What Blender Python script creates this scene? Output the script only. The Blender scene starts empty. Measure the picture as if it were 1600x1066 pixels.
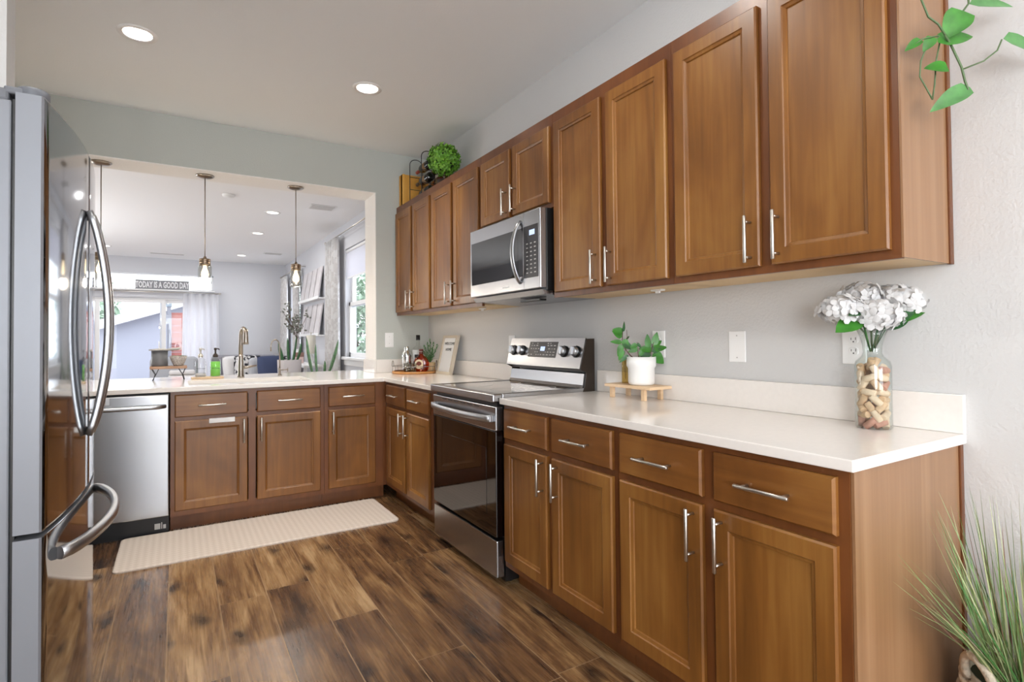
import bpy, bmesh, math, random
from mathutils import Vector, Matrix, Euler
random.seed(7)
sc = bpy.context.scene
COL = sc.collection
PI = math.pi

# ------------------------------------------------------------------ camera
cam_d = bpy.data.cameras.new('camera'); cam = bpy.data.objects.new('camera', cam_d); COL.objects.link(cam)
yaw, pit, rol = [math.radians(a) for a in (31.4224, .9948, -.4988)]
F = Vector((math.sin(yaw)*math.cos(pit), math.cos(yaw)*math.cos(pit), math.sin(pit)))
R0 = Vector((math.cos(yaw), -math.sin(yaw), 0)); U0 = R0.cross(F)
R = R0*math.cos(rol)+U0*math.sin(rol); U = U0*math.cos(rol)-R0*math.sin(rol)
CAMP = Vector((-1.9672, 0, 1.2046))
cam.matrix_world = Matrix(((R.x, U.x, -F.x, CAMP.x), (R.y, U.y, -F.y, CAMP.y), (R.z, U.z, -F.z, CAMP.z), (0, 0, 0, 1)))
cam_d.sensor_width = 36; cam_d.sensor_fit = 'HORIZONTAL'; cam_d.lens = 36*851.62/1600
cam_d.shift_x = .00195; cam_d.shift_y = -.0120; cam_d.clip_start = .05; cam_d.clip_end = 200
sc.camera = cam
# ------------------------------------------------------------------ exposure, sky, lights
sc.view_settings.view_transform = 'Standard'; sc.view_settings.look = 'None'
sc.view_settings.gamma = 1; sc.view_settings.exposure = -0.08
sc.view_settings.use_curve_mapping = False
sc.cycles.max_bounces = 10; sc.cycles.diffuse_bounces = 5; sc.cycles.glossy_bounces = 5
sc.cycles.transmission_bounces = 8; sc.cycles.transparent_max_bounces = 16
sc.cycles.caustics_reflective = False; sc.cycles.caustics_refractive = False
w = bpy.data.worlds.new('sky'); sc.world = w; w.use_nodes = True
wb = w.node_tree.nodes['Background']; wb.inputs['Color'].default_value = (.93, .965, 1, 1); wb.inputs['Strength'].default_value = 5

def area(name, loc, rot, sx, sy, power, color=(1, 1, 1), shape='RECTANGLE', spread=PI, portal=False):
    l = bpy.data.lights.new(name, 'AREA'); l.shape = shape; l.size = sx
    if shape in ('RECTANGLE', 'ELLIPSE'): l.size_y = sy
    l.energy = power; l.color = color; l.spread = spread
    if portal: l.cycles.is_portal = True
    o = bpy.data.objects.new(name, l); o.location = loc; o.rotation_euler = rot; COL.objects.link(o); return o
# fill lights added at the unseen dining-end windows, tilted up toward the ceiling
area('dining_window_fill', (-1.75, -5.1, 1.45), (PI/2+.55, 0, 0), 2.6, 2.0, 165, (.95, .975, 1))
area('dining_side_fill', (-3.42, -2.3, 1.5), (PI/2+.12, 0, -PI/2), 1.7, 1.5, 112, (.95, .975, 1))
area('living_side_fill', (-4.7, 8.6, 1.5), (PI/2+.7, 0, -PI/2), 3.0, 1.8, 125, (.96, .98, 1))  # added fill from the unseen left side, no window modelled there
# daylight through the living room slider and windows
area('slider_daylight', (-2.3, 12.55, 1.05), (-PI/2, 0, 0), 1.8, 2.0, 1, portal=True)
area('transom_daylight', (-2.35, 12.55, 2.35), (-PI/2, 0, 0), 1.9, .3, 1, portal=True)
area('living_window_daylight', (.12, 6.9, 1.6), (PI/2, 0, PI/2), 1.2, 1.3, 1, portal=True)
# the living room's own cans get their light in can_light(); added overhead fill follows

# ------------------------------------------------------------------ helpers
def lin(c):
    return tuple((v/12.92 if v <= .04045 else ((v+.055)/1.055)**2.4) for v in [x/255 for x in c])+(1,)

class NB:
    def __init__(s, m): s.t = m.node_tree; s.n = s.t.nodes; s.l = s.t.links; s.b = s.n['Principled BSDF']
    def add(s, typ, **k):
        n = s.n.new(typ)
        for a, v in k.items(): setattr(n, a, v)
        return n
    def link(s, a, b): s.l.new(a, b)

def mat(name, c, rough=.5, metal=0, coat=0, emit=None, es=0, bump=None, var=None, spec=None, alpha=None):
    """plain procedural material; bump=(scale,strength,distance), var=(scale, amount)"""
    m = bpy.data.materials.new(name); m.use_nodes = True; k = NB(m); b = k.b
    col = lin(c); b.inputs['Base Color'].default_value = col
    b.inputs['Roughness'].default_value = rough; b.inputs['Metallic'].default_value = metal
    if coat: b.inputs['Coat Weight'].default_value = coat; b.inputs['Coat Roughness'].default_value = .08
    if spec is not None: b.inputs['Specular IOR Level'].default_value = spec
    if emit: b.inputs['Emission Color'].default_value = lin(emit); b.inputs['Emission Strength'].default_value = es
    if bump or var: tc = k.add('ShaderNodeTexCoord')
    if var:
        n = k.add('ShaderNodeTexNoise'); n.inputs['Scale'].default_value = var[0]; n.inputs['Detail'].default_value = 4
        k.link(tc.outputs['Object'], n.inputs['Vector'])
        r = k.add('ShaderNodeValToRGB'); a = var[1]
        r.color_ramp.elements[0].position = .3; r.color_ramp.elements[1].position = .7
        r.color_ramp.elements[0].color = tuple(max(0, x*(1-a)) for x in col[:3])+(1,)
        r.color_ramp.elements[1].color = tuple(min(1, x*(1+a)) for x in col[:3])+(1,)
        k.link(n.outputs['Fac'], r.inputs['Fac']); k.link(r.outputs['Color'], b.inputs['Base Color'])
    if bump:
        n2 = k.add('ShaderNodeTexNoise'); n2.inputs['Scale'].default_value = bump[0]; n2.inputs['Detail'].default_value = 2
        k.link(tc.outputs['Object'], n2.inputs['Vector'])
        bp = k.add('ShaderNodeBump'); bp.inputs['Strength'].default_value = bump[1]; bp.inputs['Distance'].default_value = bump[2]
        k.link(n2.outputs['Fac'], bp.inputs['Height']); k.link(bp.outputs['Normal'], b.inputs['Normal'])
    return m

def wood(name, stops, grain, blotch=(2.2, 2.2, 1.0), rough=.36, coat=.08, gmix=.35):
    """stops: dark, mid, light sRGB. grain: per-axis scale (small = along the grain)"""
    m = bpy.data.materials.new(name); m.use_nodes = True; k = NB(m); b = k.b
    tc = k.add('ShaderNodeTexCoord'); oi = k.add('ShaderNodeObjectInfo')
    mul = k.add('ShaderNodeVectorMath', operation='SCALE'); mul.inputs[0].default_value = (17, 31, 23)
    k.link(oi.outputs['Random'], mul.inputs['Scale'])
    ad = k.add('ShaderNodeVectorMath', operation='ADD'); k.link(tc.outputs['Object'], ad.inputs[0]); k.link(mul.outputs[0], ad.inputs[1])
    def noise(scale, det, dist):
        mp = k.add('ShaderNodeMapping'); mp.inputs['Scale'].default_value = scale; k.link(ad.outputs[0], mp.inputs['Vector'])
        n = k.add('ShaderNodeTexNoise'); n.inputs['Scale'].default_value = 1; n.inputs['Detail'].default_value = det
        n.inputs['Distortion'].default_value = dist; k.link(mp.outputs[0], n.inputs['Vector']); return n
    g = noise(grain, 5, .6); bl = noise(blotch, 3, 1.2)
    mx = k.add('ShaderNodeMix'); mx.data_type = 'FLOAT'; mx.inputs[0].default_value = gmix
    k.link(bl.outputs['Fac'], mx.inputs[2]); k.link(g.outputs['Fac'], mx.inputs[3])
    r = k.add('ShaderNodeValToRGB'); e = r.color_ramp.elements
    e[0].position = .3; e[0].color = lin(stops[0]); e[1].position = .7; e[1].color = lin(stops[2])
    x = e.new(.5); x.color = lin(stops[1])
    k.link(mx.outputs[0], r.inputs['Fac']); k.link(r.outputs['Color'], b.inputs['Base Color'])
    b.inputs['Roughness'].default_value = rough; b.inputs['Coat Weight'].default_value = coat; b.inputs['Coat Roughness'].default_value = .2
    bp = k.add('ShaderNodeBump'); bp.inputs['Strength'].default_value = .06; bp.inputs['Distance'].default_value = .002
    k.link(g.outputs['Fac'], bp.inputs['Height']); k.link(bp.outputs['Normal'], b.inputs['Normal'])
    return m

def glass(name, tint=(255, 255, 255), refl=1.0, rough=0.0):
    """thin clear glass: what is behind shows through, with fresnel reflections"""
    m = bpy.data.materials.new(name); m.use_nodes = True; k = NB(m)
    out = k.n['Material Output']; k.n.remove(k.b)
    t = k.add('ShaderNodeBsdfTransparent'); t.inputs['Color'].default_value = lin(tint)
    g = k.add('ShaderNodeBsdfGlossy'); g.inputs['Roughness'].default_value = rough
    f = k.add('ShaderNodeLayerWeight'); pw = k.add('ShaderNodeMath', operation='POWER'); pw.inputs[1].default_value = 4.5; k.link(f.outputs['Facing'], pw.inputs[0])
    mu = k.add('ShaderNodeMath', operation='MULTIPLY_ADD'); mu.inputs[1].default_value = .75*refl; mu.inputs[2].default_value = .035*refl; k.link(pw.outputs[0], mu.inputs[0])
    mx = k.add('ShaderNodeMixShader'); k.link(mu.outputs[0], mx.inputs[0]); k.link(t.outputs[0], mx.inputs[1]); k.link(g.outputs[0], mx.inputs[2])
    k.link(mx.outputs[0], out.inputs['Surface']); return m

def fabric(name, c, translucent=0., pattern=None, sc_=9):
    m = mat(name, c, .9, bump=(260, .25, .001)); k = NB(m)
    if pattern:
        tc = k.add('ShaderNodeTexCoord'); v = k.add('ShaderNodeTexNoise'); v.inputs['Scale'].default_value = sc_; v.inputs['Detail'].default_value = 3
        k.link(tc.outputs['Object'], v.inputs['Vector']); r = k.add('ShaderNodeValToRGB'); r.color_ramp.interpolation = 'EASE'
        r.color_ramp.elements[0].position = .47; r.color_ramp.elements[1].position = .53
        r.color_ramp.elements[0].color = lin(pattern); r.color_ramp.elements[1].color = lin(c)
        k.link(v.outputs['Fac'], r.inputs['Fac']); k.link(r.outputs['Color'], k.b.inputs['Base Color'])
    if translucent:
        out = k.n['Material Output']; t = k.add('ShaderNodeBsdfTranslucent'); t.inputs['Color'].default_value = lin(c)
        mx = k.add('ShaderNodeMixShader'); mx.inputs[0].default_value = translucent
        k.link(k.b.outputs[0], mx.inputs[1]); k.link(t.outputs[0], mx.inputs[2]); k.link(mx.outputs[0], out.inputs['Surface'])
    return m

# ---- mesh helpers
def box(bm, lo, hi, bev=0, mi=0, seg=2):
    lo, hi = [min(a, b) for a, b in zip(lo, hi)], [max(a, b) for a, b in zip(lo, hi)]
    c = [(a+b)/2 for a, b in zip(lo, hi)]; s = [b-a for a, b in zip(lo, hi)]
    r = bmesh.ops.create_cube(bm, size=1, matrix=Matrix.Translation(c) @ Matrix.Diagonal(s+[1]))
    vs = r['verts']; fs = set(f for v in vs for f in v.link_faces)
    for f in fs: f.material_index = mi
    if bev:
        es = list(set(e for v in vs for e in v.link_edges))
        q = bmesh.ops.bevel(bm, geom=es, offset=min(bev, min(s)*.49), segments=seg, profile=.5, affect='EDGES', clamp_overlap=True)
        for f in q['faces']: f.material_index = mi
    return vs

def ring_loft(bm, rings, mi=0, close=True, cap0=True, cap1=True, smooth=False):
    """rings: lists of points, same count"""
    vr = [[bm.verts.new(p) for p in r] for r in rings]; n = len(vr[0]); fs = []
    for a, b in zip(vr, vr[1:]):
        for i in range(n if close else n-1):
            j = (i+1) % n
            try: fs.append(bm.faces.new((a[i], a[j], b[j], b[i])))
            except ValueError: pass
    if cap0: fs.append(bm.faces.new(vr[0][::-1]))
    if cap1: fs.append(bm.faces.new(vr[-1]))
    for f in fs: f.material_index = mi; f.smooth = smooth and len(f.verts) == 4
    return fs

def lathe(bm, prof, c=(0, 0, 0), seg=24, mi=0, axis='z', cap=True, smooth=True, sq=None):
    """profile [(r, h)], solid of revolution about an axis through c"""
    rings = []
    for r, h in prof:
        pts = []
        for i in range(seg):
            a = 2*PI*i/seg; x, y = r*math.cos(a), r*math.sin(a)
            if axis == 'z': p = (x, y, h)
            elif axis == 'x': p = (h, x, y)
            else: p = (y, h, x)
            pts.append(Vector(p)+Vector(c))
        rings.append(pts)
    return ring_loft(bm, rings, mi, True, cap, cap, smooth)

def tube(bm, pts, r, seg=8, mi=0, prof=None, up=None, cap=True, smooth=True):
    pts = [Vector(p) for p in pts]; n = len(pts); rings = []; nrm = None
    for i, p in enumerate(pts):
        t = (pts[min(i+1, n-1)]-pts[max(i-1, 0)]).normalized()
        if nrm is None:
            a = Vector(up) if up else (Vector((0, 0, 1)) if abs(t.z) < .9 else Vector((1, 0, 0)))
        else: a = nrm
        nrm = (a-t*a.dot(t)).normalized(); bn = t.cross(nrm)
        rr = r[i] if isinstance(r, (list, tuple)) else r
        if prof: ring = [p+nrm*(x*rr)+bn*(y*rr) for x, y in prof]
        else: ring = [p+nrm*(rr*math.cos(2*PI*k/seg))+bn*(rr*math.sin(2*PI*k/seg)) for k in range(seg)]
        rings.append(ring)
    return ring_loft(bm, rings, mi, True, cap, cap, smooth)

def sphere(bm, c, r, sc3=(1, 1, 1), seg=16, mi=0, rot=None):
    m = Matrix.Translation(c) @ (rot.to_matrix().to_4x4() if rot else Matrix.Identity(4)) @ Matrix.Diagonal([r*s for s in sc3]+[1])
    q = bmesh.ops.create_uvsphere(bm, u_segments=seg, v_segments=max(6, seg//2), radius=1, matrix=m)
    for f in set(f for v in q['verts'] for f in v.link_faces): f.material_index = mi; f.smooth = True

def leaf(bm, base, d, nrm, L, W, mi=0, curl=.25, heart=False, fold=.18):
    """pointed leaf with a folded midrib, curling down along its length"""
    d = Vector(d).normalized(); nrm = Vector(nrm); nrm = (nrm-d*nrm.dot(d)).normalized(); s = d.cross(nrm); base = Vector(base)
    N = 10 if heart else 6; rows = []
    for i in range(N+1):
        t = i/N
        wv = (math.sin(PI*min(1, t**(.62 if heart else .85)))**.8 if 0 < t < 1 else 0)
        p = base+d*(L*t)-nrm*(curl*L*t*t); h = W*.5*wv
        if heart and i in (1, 2): h = max(h, W*.42)
        rows.append((p, h))
    vs = []
    for p, h in rows:
        if h < 1e-5: vs.append((bm.verts.new(p),))
        else: vs.append((bm.verts.new(p-s*h+nrm*(fold*h)), bm.verts.new(p), bm.verts.new(p+s*h+nrm*(fold*h))))
    for a, b in zip(vs, vs[1:]):
        if len(a) == 1: fl = [(a[0], b[0], b[1]), (a[0], b[1], b[2])]
        elif len(b) == 1: fl = [(a[0], b[0], a[1]), (a[1], b[0], a[2])]
        else: fl = [(a[0], b[0], b[1], a[1]), (a[1], b[1], b[2], a[2])]
        for f in fl:
            q = bm.faces.new(f); q.smooth = True; q.material_index = mi

def wl(o):
    v = Vector((0, 0, 0))
    while o: v += o.location; o = o.parent
    return v
def obj(name, bm, mats, parent=None, at=None, recalc=True):
    """one mesh object from world-space geometry; 'at' sets the origin of a top-level one"""
    me = bpy.data.meshes.new(name)
    if recalc: bmesh.ops.recalc_face_normals(bm, faces=bm.faces)
    off = wl(parent) if parent else Vector(at if at else (0, 0, 0))
    bmesh.ops.translate(bm, verts=bm.verts, vec=-off)
    bm.to_mesh(me); bm.free()
    for m in (mats if isinstance(mats, (list, tuple)) else [mats]): me.materials.append(m)
    o = bpy.data.objects.new(name, me); COL.objects.link(o)
    if parent: o.parent = parent
    else: o.location = off
    return o
def tag(o, label, cat, group=None, kind=None):
    o['label'] = label; o['category'] = cat
    if group: o['group'] = group
    if kind: o['kind'] = kind
    return o
def thing(name, label, cat, loc, group=None):
    o = bpy.data.objects.new(name, None); o.empty_display_size = .05; COL.objects.link(o); o.location = loc
    return tag(o, label, cat, group)
def struct(name, bm, m, **k):
    o = obj(name, bm, m, **k); o['kind'] = 'structure'; return o
def B(): return bmesh.new()
def dup(root, loc, label=None, rotz=None):
    r = root.copy(); COL.objects.link(r); r.location = loc
    if rotz is not None: r.rotation_euler.z = rotz
    if label: r['label'] = label
    for ch in list(root.children):
        c = ch.copy(); COL.objects.link(c); c.parent = r
        for g in ch.children:
            d = g.copy(); COL.objects.link(d); d.parent = c
    return r
def onebox(name, lo, hi, m, parent, bev=0):
    b = B(); box(b, lo, hi, bev); return obj(name, b, m, parent)
def text_mesh(name, s, size, m, parent, loc, xdir, zdir, thick=.002, xs=1.0, bold=0):
    """flat lettering standing on a surface: baseline centre at loc, reading along xdir, upright along zdir"""
    cu = bpy.data.curves.new(name, 'FONT'); cu.body = s; cu.size = size; cu.offset = bold; cu.align_x = 'CENTER'; cu.extrude = thick/2; cu.resolution_u = 2
    t = bpy.data.objects.new(name, cu); COL.objects.link(t)
    dg = bpy.context.evaluated_depsgraph_get(); me = bpy.data.meshes.new_from_object(t.evaluated_get(dg))
    bpy.data.objects.remove(t); bpy.data.curves.remove(cu)
    X, Z = Vector(xdir).normalized(), Vector(zdir).normalized(); Y = X.cross(Z)
    M = Matrix((tuple(X*xs)+(0,), tuple(Z)+(0,), tuple(-Y)+(0,), (0, 0, 0, 1))).transposed()
    me.transform(M); me.transform(Matrix.Translation(Vector(loc)-wl(parent)))
    me.materials.clear(); me.materials.append(m)
    o = bpy.data.objects.new(name, me); COL.objects.link(o); o.parent = parent; return o

# ------------------------------------------------------------------ materials
M = {}
M['wall'] = mat('wall_paint', (206, 206, 206), .85, bump=(95, .5, .003))
M['wall_cool'] = mat('wall_paint_sage', (188, 192, 187), .85, bump=(95, .4, .003))
M['wall_living'] = mat('wall_paint_living', (205, 206, 211), .85, bump=(160, .2, .002))
M['ceil'] = mat('ceiling_paint', (238, 241, 243), .9, bump=(110, .3, .003))
M['ceil_living'] = mat('ceiling_paint_living', (244, 244, 245), .9, bump=(110, .3, .003))
M['soffit'] = mat('white_soffit_paint', (240, 238, 236), .85, bump=(95, .6, .004))
M['white_trim'] = mat('white_trim', (238, 238, 238), .45)
M['plastic_white'] = mat('white_plastic', (240, 240, 240), .35)
M['wood_v'] = wood('maple_upright', ((92, 55, 20), (127, 81, 33), (157, 111, 54)), (38, 38, 2.2), gmix=.3)
M['wood_h'] = wood('maple_level', ((90, 52, 20), (122, 76, 32), (150, 103, 49)), (2.2, 2.2, 38), gmix=.3)
M['wood_f'] = wood('maple_frame', ((86, 46, 22), (107, 62, 29), (126, 76, 37)), (30, 30, 2.2))
M['wood_end'] = wood('oak_end_panel', ((132, 96, 64), (147, 109, 76), (160, 124, 91)), (60, 60, .9), (9, 9, .5), gmix=.35, coat=.3)
M['birch'] = wood('birch_underside', ((196, 164, 118), (212, 182, 136), (226, 198, 154)), (3, 3, 30), rough=.5, coat=0)
M['toe'] = wood('dark_toe', ((74, 36, 20), (92, 48, 26), (106, 58, 32)), (2, 2, 30))
M['quartz'] = mat('white_quartz', (236, 231, 226), .12, var=(60, .015), spec=.5)
M['steel'] = mat('brushed_steel', (170, 171, 174), .26, 1)
M['steel_mirror'] = mat('polished_steel', (168, 171, 176), .07, 1)
M['steel_side'] = mat('grey_appliance_side', (128, 131, 138), .42, .3)
M['steel_handle'] = mat('satin_steel_handle', (178, 180, 184), .36, 1)
M['hinge'] = mat('hinge_cover_grey', (104, 107, 114), .45)
M['nickel'] = mat('brushed_nickel', (205, 200, 192), .3, 1)
M['nickel_warm'] = mat('warm_nickel', (158, 149, 140), .28, 1)
M['chrome'] = mat('chrome', (215, 215, 215), .08, 1)
M['black_gloss'] = mat('black_glass', (10, 9, 10), .04, spec=.6)
M['black_oven'] = mat('dark_oven_glass', (14, 7, 6), .05, spec=.7)
M['black'] = mat('black_plastic', (16, 16, 17), .35)
M['black_matte'] = mat('black_iron', (18, 17, 17), .55)
M['brown_dark'] = mat('dark_brown_metal', (52, 42, 34), .4, .2)
M['navy_kick'] = mat('black_kick', (16, 17, 22), .4)
M['cooktop'] = mat('glass_cooktop', (52, 46, 42), .06, spec=.9, coat=1)
M['display'] = mat('lit_display', (150, 170, 205), .4, emit=(190, 205, 235), es=1.1)
M['legend'] = mat('grey_legend', (190, 188, 186), .5)
M['grey_key'] = mat('grey_keypad', (44, 43, 46), .3)
M['win_glass'] = glass('window_glass', (250, 252, 255), .6)
M['jar'] = glass('clear_jar_glass', (250, 250, 249), 1.1)
M['vase'] = glass('clear_vase_glass', (250, 252, 251), 1.2)
M['green_glass'] = glass('green_soap_glass', (215, 248, 200), 1.2)
M['bronze_cap'] = mat('bronze_cap', (150, 132, 114), .32, .9)
M['pendant_jar'] = glass('pendant_jar_glass', (243, 243, 241), 1.8)
M['bulb'] = mat('warm_bulb', (255, 240, 214), .4, emit=(255, 226, 180), es=5)
M['can_lamp'] = mat('recessed_lamp_face', (255, 250, 240), .5, emit=(255, 246, 230), es=5)
M['mat'] = None
M['leaf'] = mat('leaf_green', (54, 118, 36), .4, var=(30, .3))
M['leaf_pale'] = mat('leaf_pale_green', (80, 132, 74), .4, var=(30, .25))
M['leaf_dark'] = mat('leaf_dark_green', (48, 92, 52), .45, var=(30, .3))
M['stem'] = mat('brown_stem', (92, 66, 56), .6)
M['stem_green'] = mat('green_stem', (84, 108, 70), .5)
M['petal'] = fabric('white_petal', (220, 220, 221), .2)
M['cork'] = mat('cork', (206, 172, 138), .8, var=(45, .22))
M['cork_pale'] = mat('pale_cork', (222, 198, 172), .8, var=(45, .15))
M['cork_red'] = mat('wine_stained_cork', (190, 138, 120), .8, var=(45, .2))
M['pale_wood'] = wood('pale_pine', ((206, 172, 134), (220, 190, 154), (232, 206, 174)), (3, 14, 40), rough=.55, coat=0)
M['tray_wood'] = wood('amber_tray_wood', ((160, 104, 50), (186, 128, 68), (206, 150, 88)), (20, 4, 20), rough=.45)
M['crate'] = wood('yellow_crate_wood', ((206, 142, 52), (224, 164, 70), (234, 182, 92)), (30, 30, 3), rough=.6, coat=0)
M['sofa'] = fabric('grey_upholstery', (140, 139, 146))
M['chair_grey'] = fabric('pale_grey_upholstery', (176, 178, 184))
M['pillow_white'] = fabric('white_pillow', (226, 224, 224))
M['pillow_navy'] = fabric('navy_pillow', (58, 68, 98))
M['pillow_pat'] = fabric('patterned_pillow', (214, 212, 212), pattern=(30, 30, 38), sc_=11)
M['curtain'] = fabric('white_curtain', (244, 244, 247), .5)
M['curtain_pat'] = fabric('patterned_curtain', (232, 231, 231), .3, pattern=(212, 209, 208), sc_=14)
M['shade'] = fabric('roller_shade', (226, 226, 232), .4)
M['lampshade'] = fabric('cream_lampshade', (226, 222, 210), .2)
M['ceramic_white'] = mat('white_ceramic', (234, 234, 233), .35)
M['ceramic_grey'] = mat('grey_ceramic', (112, 114, 118), .4)

def floor_mat():
    m = bpy.data.materials.new('laminate_planks'); m.use_nodes = True; k = NB(m); b = k.b
    at = k.add('ShaderNodeAttribute'); at.attribute_name = 'plank'
    tc = k.add('ShaderNodeTexCoord')
    sh = k.add('ShaderNodeVectorMath', operation='SCALE'); sh.inputs[0].default_value = (13, 57, 7); k.link(at.outputs['Fac'], sh.inputs['Scale'])
    ad = k.add('ShaderNodeVectorMath', operation='ADD'); k.link(tc.outputs['Object'], ad.inputs[0]); k.link(sh.outputs[0], ad.inputs[1])
    def noise(scale, det, dist):
        mp = k.add('ShaderNodeMapping'); mp.inputs['Scale'].default_value = scale; k.link(ad.outputs[0], mp.inputs['Vector'])
        n = k.add('ShaderNodeTexNoise'); n.inputs['Scale'].default_value = 1; n.inputs['Detail'].default_value = det; n.inputs['Distortion'].default_value = dist
        n.inputs['Roughness'].default_value = .6
        k.link(mp.outputs[0], n.inputs['Vector']); return n
    grain = noise((95, 3.2, 1), 6, .8); cloud = noise((6.5, 1.15, 1), 4, 1.8); fig = noise((26, 1.3, 1), 5, 2.2)
    a = k.add('ShaderNodeMath', operation='MULTIPLY_ADD'); a.inputs[1].default_value = .60; a.inputs[2].default_value = 0; k.link(cloud.outputs['Fac'], a.inputs[0])
    c = k.add('ShaderNodeMath', operation='MULTIPLY_ADD'); c.inputs[1].default_value = .38; k.link(fig.outputs['Fac'], c.inputs[0]); k.link(a.outputs[0], c.inputs[2])
    d = k.add('ShaderNodeMath', operation='MULTIPLY_ADD'); d.inputs[1].default_value = .22; k.link(grain.outputs['Fac'], d.inputs[0]); k.link(c.outputs[0], d.inputs[2])
    rnd = k.add('ShaderNodeMath', operation='FRACT'); mm = k.add('ShaderNodeMath', operation='MULTIPLY'); mm.inputs[1].default_value = 7.31
    k.link(at.outputs['Fac'], mm.inputs[0]); k.link(mm.outputs[0], rnd.inputs[0])
    e = k.add('ShaderNodeMath', operation='MULTIPLY_ADD'); e.inputs[1].default_value = .18; k.link(rnd.outputs[0], e.inputs[0]); k.link(d.outputs[0], e.inputs[2])
    r = k.add('ShaderNodeValToRGB'); el = r.color_ramp.elements
    el[0].position = .46; el[0].color = lin((50, 34, 25)); el[1].position = .9; el[1].color = lin((184, 152, 112))
    for p, q in ((.57, (78, 54, 37)), (.675, (110, 79, 51)), (.78, (148, 114, 76))):
        x = el.new(p); x.color = lin(q)
    k.link(e.outputs[0], r.inputs['Fac'])
    # dark knots with cracks
    mp = k.add('ShaderNodeMapping'); mp.inputs['Scale'].default_value = (4.2, 1.9, 1); k.link(ad.outputs[0], mp.inputs['Vector'])
    wob = noise((16, 9, 1), 3, 0)
    wv = k.add('ShaderNodeVectorMath', operation='SCALE'); wv.inputs['Scale'].default_value = .35; k.link(wob.outputs['Color'], wv.inputs[0])
    wa = k.add('ShaderNodeVectorMath', operation='ADD'); k.link(mp.outputs[0], wa.inputs[0]); k.link(wv.outputs[0], wa.inputs[1])
    vo = k.add('ShaderNodeTexVoronoi'); vo.voronoi_dimensions = '2D'; vo.inputs['Scale'].default_value = 1; k.link(wa.outputs[0], vo.inputs['Vector'])
    kr = k.add('ShaderNodeValToRGB'); kr.color_ramp.elements[0].position = .03; kr.color_ramp.elements[0].color = (1, 1, 1, 1)
    kr.color_ramp.elements[1].position = .19; kr.color_ramp.elements[1].color = (0, 0, 0, 1); k.link(vo.outputs['Distance'], kr.inputs['Fac'])
    km = k.add('ShaderNodeMath', operation='MULTIPLY'); km.inputs[1].default_value = .88; k.link(kr.outputs['Color'], km.inputs[0])
    mx = k.add('ShaderNodeMix'); mx.data_type = 'RGBA'; mx.inputs[7].default_value = lin((42, 30, 26))
    k.link(km.outputs[0], mx.inputs[0]); k.link(r.outputs['Color'], mx.inputs[6]); k.link(mx.outputs[2], b.inputs['Base Color'])
    b.inputs['Roughness'].default_value = .3; b.inputs['Specular IOR Level'].default_value = .5
    rr = k.add('ShaderNodeMapRange'); rr.inputs[3].default_value = .19; rr.inputs[4].default_value = .36; k.link(grain.outputs['Fac'], rr.inputs[0]); k.link(rr.outputs[0], b.inputs['Roughness'])
    bp = k.add('ShaderNodeBump'); bp.inputs['Strength'].default_value = .12; bp.inputs['Distance'].default_value = .002
    k.link(grain.outputs['Fac'], bp.inputs['Height']); k.link(bp.outputs['Normal'], b.inputs['Normal'])
    return m
M['floor'] = floor_mat(); M['seam'] = mat('plank_bevel', (166, 136, 102), .4)

def mat_mat():
    m = mat('beige_runner', (219, 203, 188), .75); k = NB(m); tc = k.add('ShaderNodeTexCoord')
    mp = k.add('ShaderNodeMapping'); mp.inputs['Rotation'].default_value = (0, 0, PI/4); k.link(tc.outputs['Object'], mp.inputs['Vector'])
    ck = k.add('ShaderNodeTexChecker'); ck.inputs['Scale'].default_value = 42; ck.inputs['Color1'].default_value = lin((205, 192, 180)); ck.inputs['Color2'].default_value = lin((216, 204, 193))
    k.link(mp.outputs[0], ck.inputs['Vector']); k.link(ck.outputs['Color'], k.b.inputs['Base Color'])
    bp = k.add('ShaderNodeBump'); bp.inputs['Strength'].default_value = .3; bp.inputs['Distance'].default_value = .002
    k.link(ck.outputs['Fac'], bp.inputs['Height']); k.link(bp.outputs['Normal'], k.b.inputs['Normal']); return m
M['mat'] = mat_mat()

# ------------------------------------------------------------------ the setting
YB, ZC, ZL, YF = 4.6535, 2.854, 2.80, 12.4          # back wall, kitchen ceiling, living ceiling, far wall
XL = -3.3
def floor():
    b = B(); lay = b.faces.layers.float.new('plank'); ends = {-1: 2.86, -2: 1.945, -3: 2.41, -4: 2.873, -5: 2.80, -6: 3.3, -7: 2.5}
    Lp, g = 1.28, .0021; rnd = random.Random(3)
    ends[0] = 2.2
    for kx in range(-17, 1):
        x0, x1 = kx*.2-.2, kx*.2
        if kx == 0: x0, x1 = -.2, 0
        if kx == -1: x0, x1 = -.4, -.2
        e = {(-.4): 1.2, (-.6): 2.3, (-.8): 1.6, (-1.0): 2.86, (-1.2): 1.945, (-1.4): 2.41, (-1.6): 2.873, (-1.8): 2.83, (-2.0): 3.5, (-2.2): 2.3}.get(round(x0, 1), rnd.uniform(0, 1.28))
        y = e-Lp*math.ceil((e+5.3)/Lp)
        while y < 5.6:
            v = [b.verts.new(p) for p in ((x0+g, y+g, 0), (x1-g, y+g, 0), (x1-g, y+Lp-g, 0), (x0+g, y+Lp-g, 0))]
            f = b.faces.new(v); f[lay] = rnd.random(); f.material_index = 0
            y += Lp
    v = [b.verts.new(p) for p in ((-3.7, -5.4, -.001), (.0, -5.4, -.001), (.0, 5.6, -.001), (-3.7, 5.6, -.001))]
    f = b.faces.new(v); f.material_index = 1
    lo = [b.verts.new(p) for p in ((-4.8, 4.9, -.003), (0, 4.9, -.003), (0, 12.5, -.003), (-4.8, 12.5, -.003))]
    f = b.faces.new(lo); f[lay] = .4; f.material_index = 0
    box(b, (-4.8, -5.4, -.15), (.15, 12.5, -.006), mi=1)
    struct('floor', b, [M['floor'], M['seam']], recalc=False)
floor()
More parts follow.
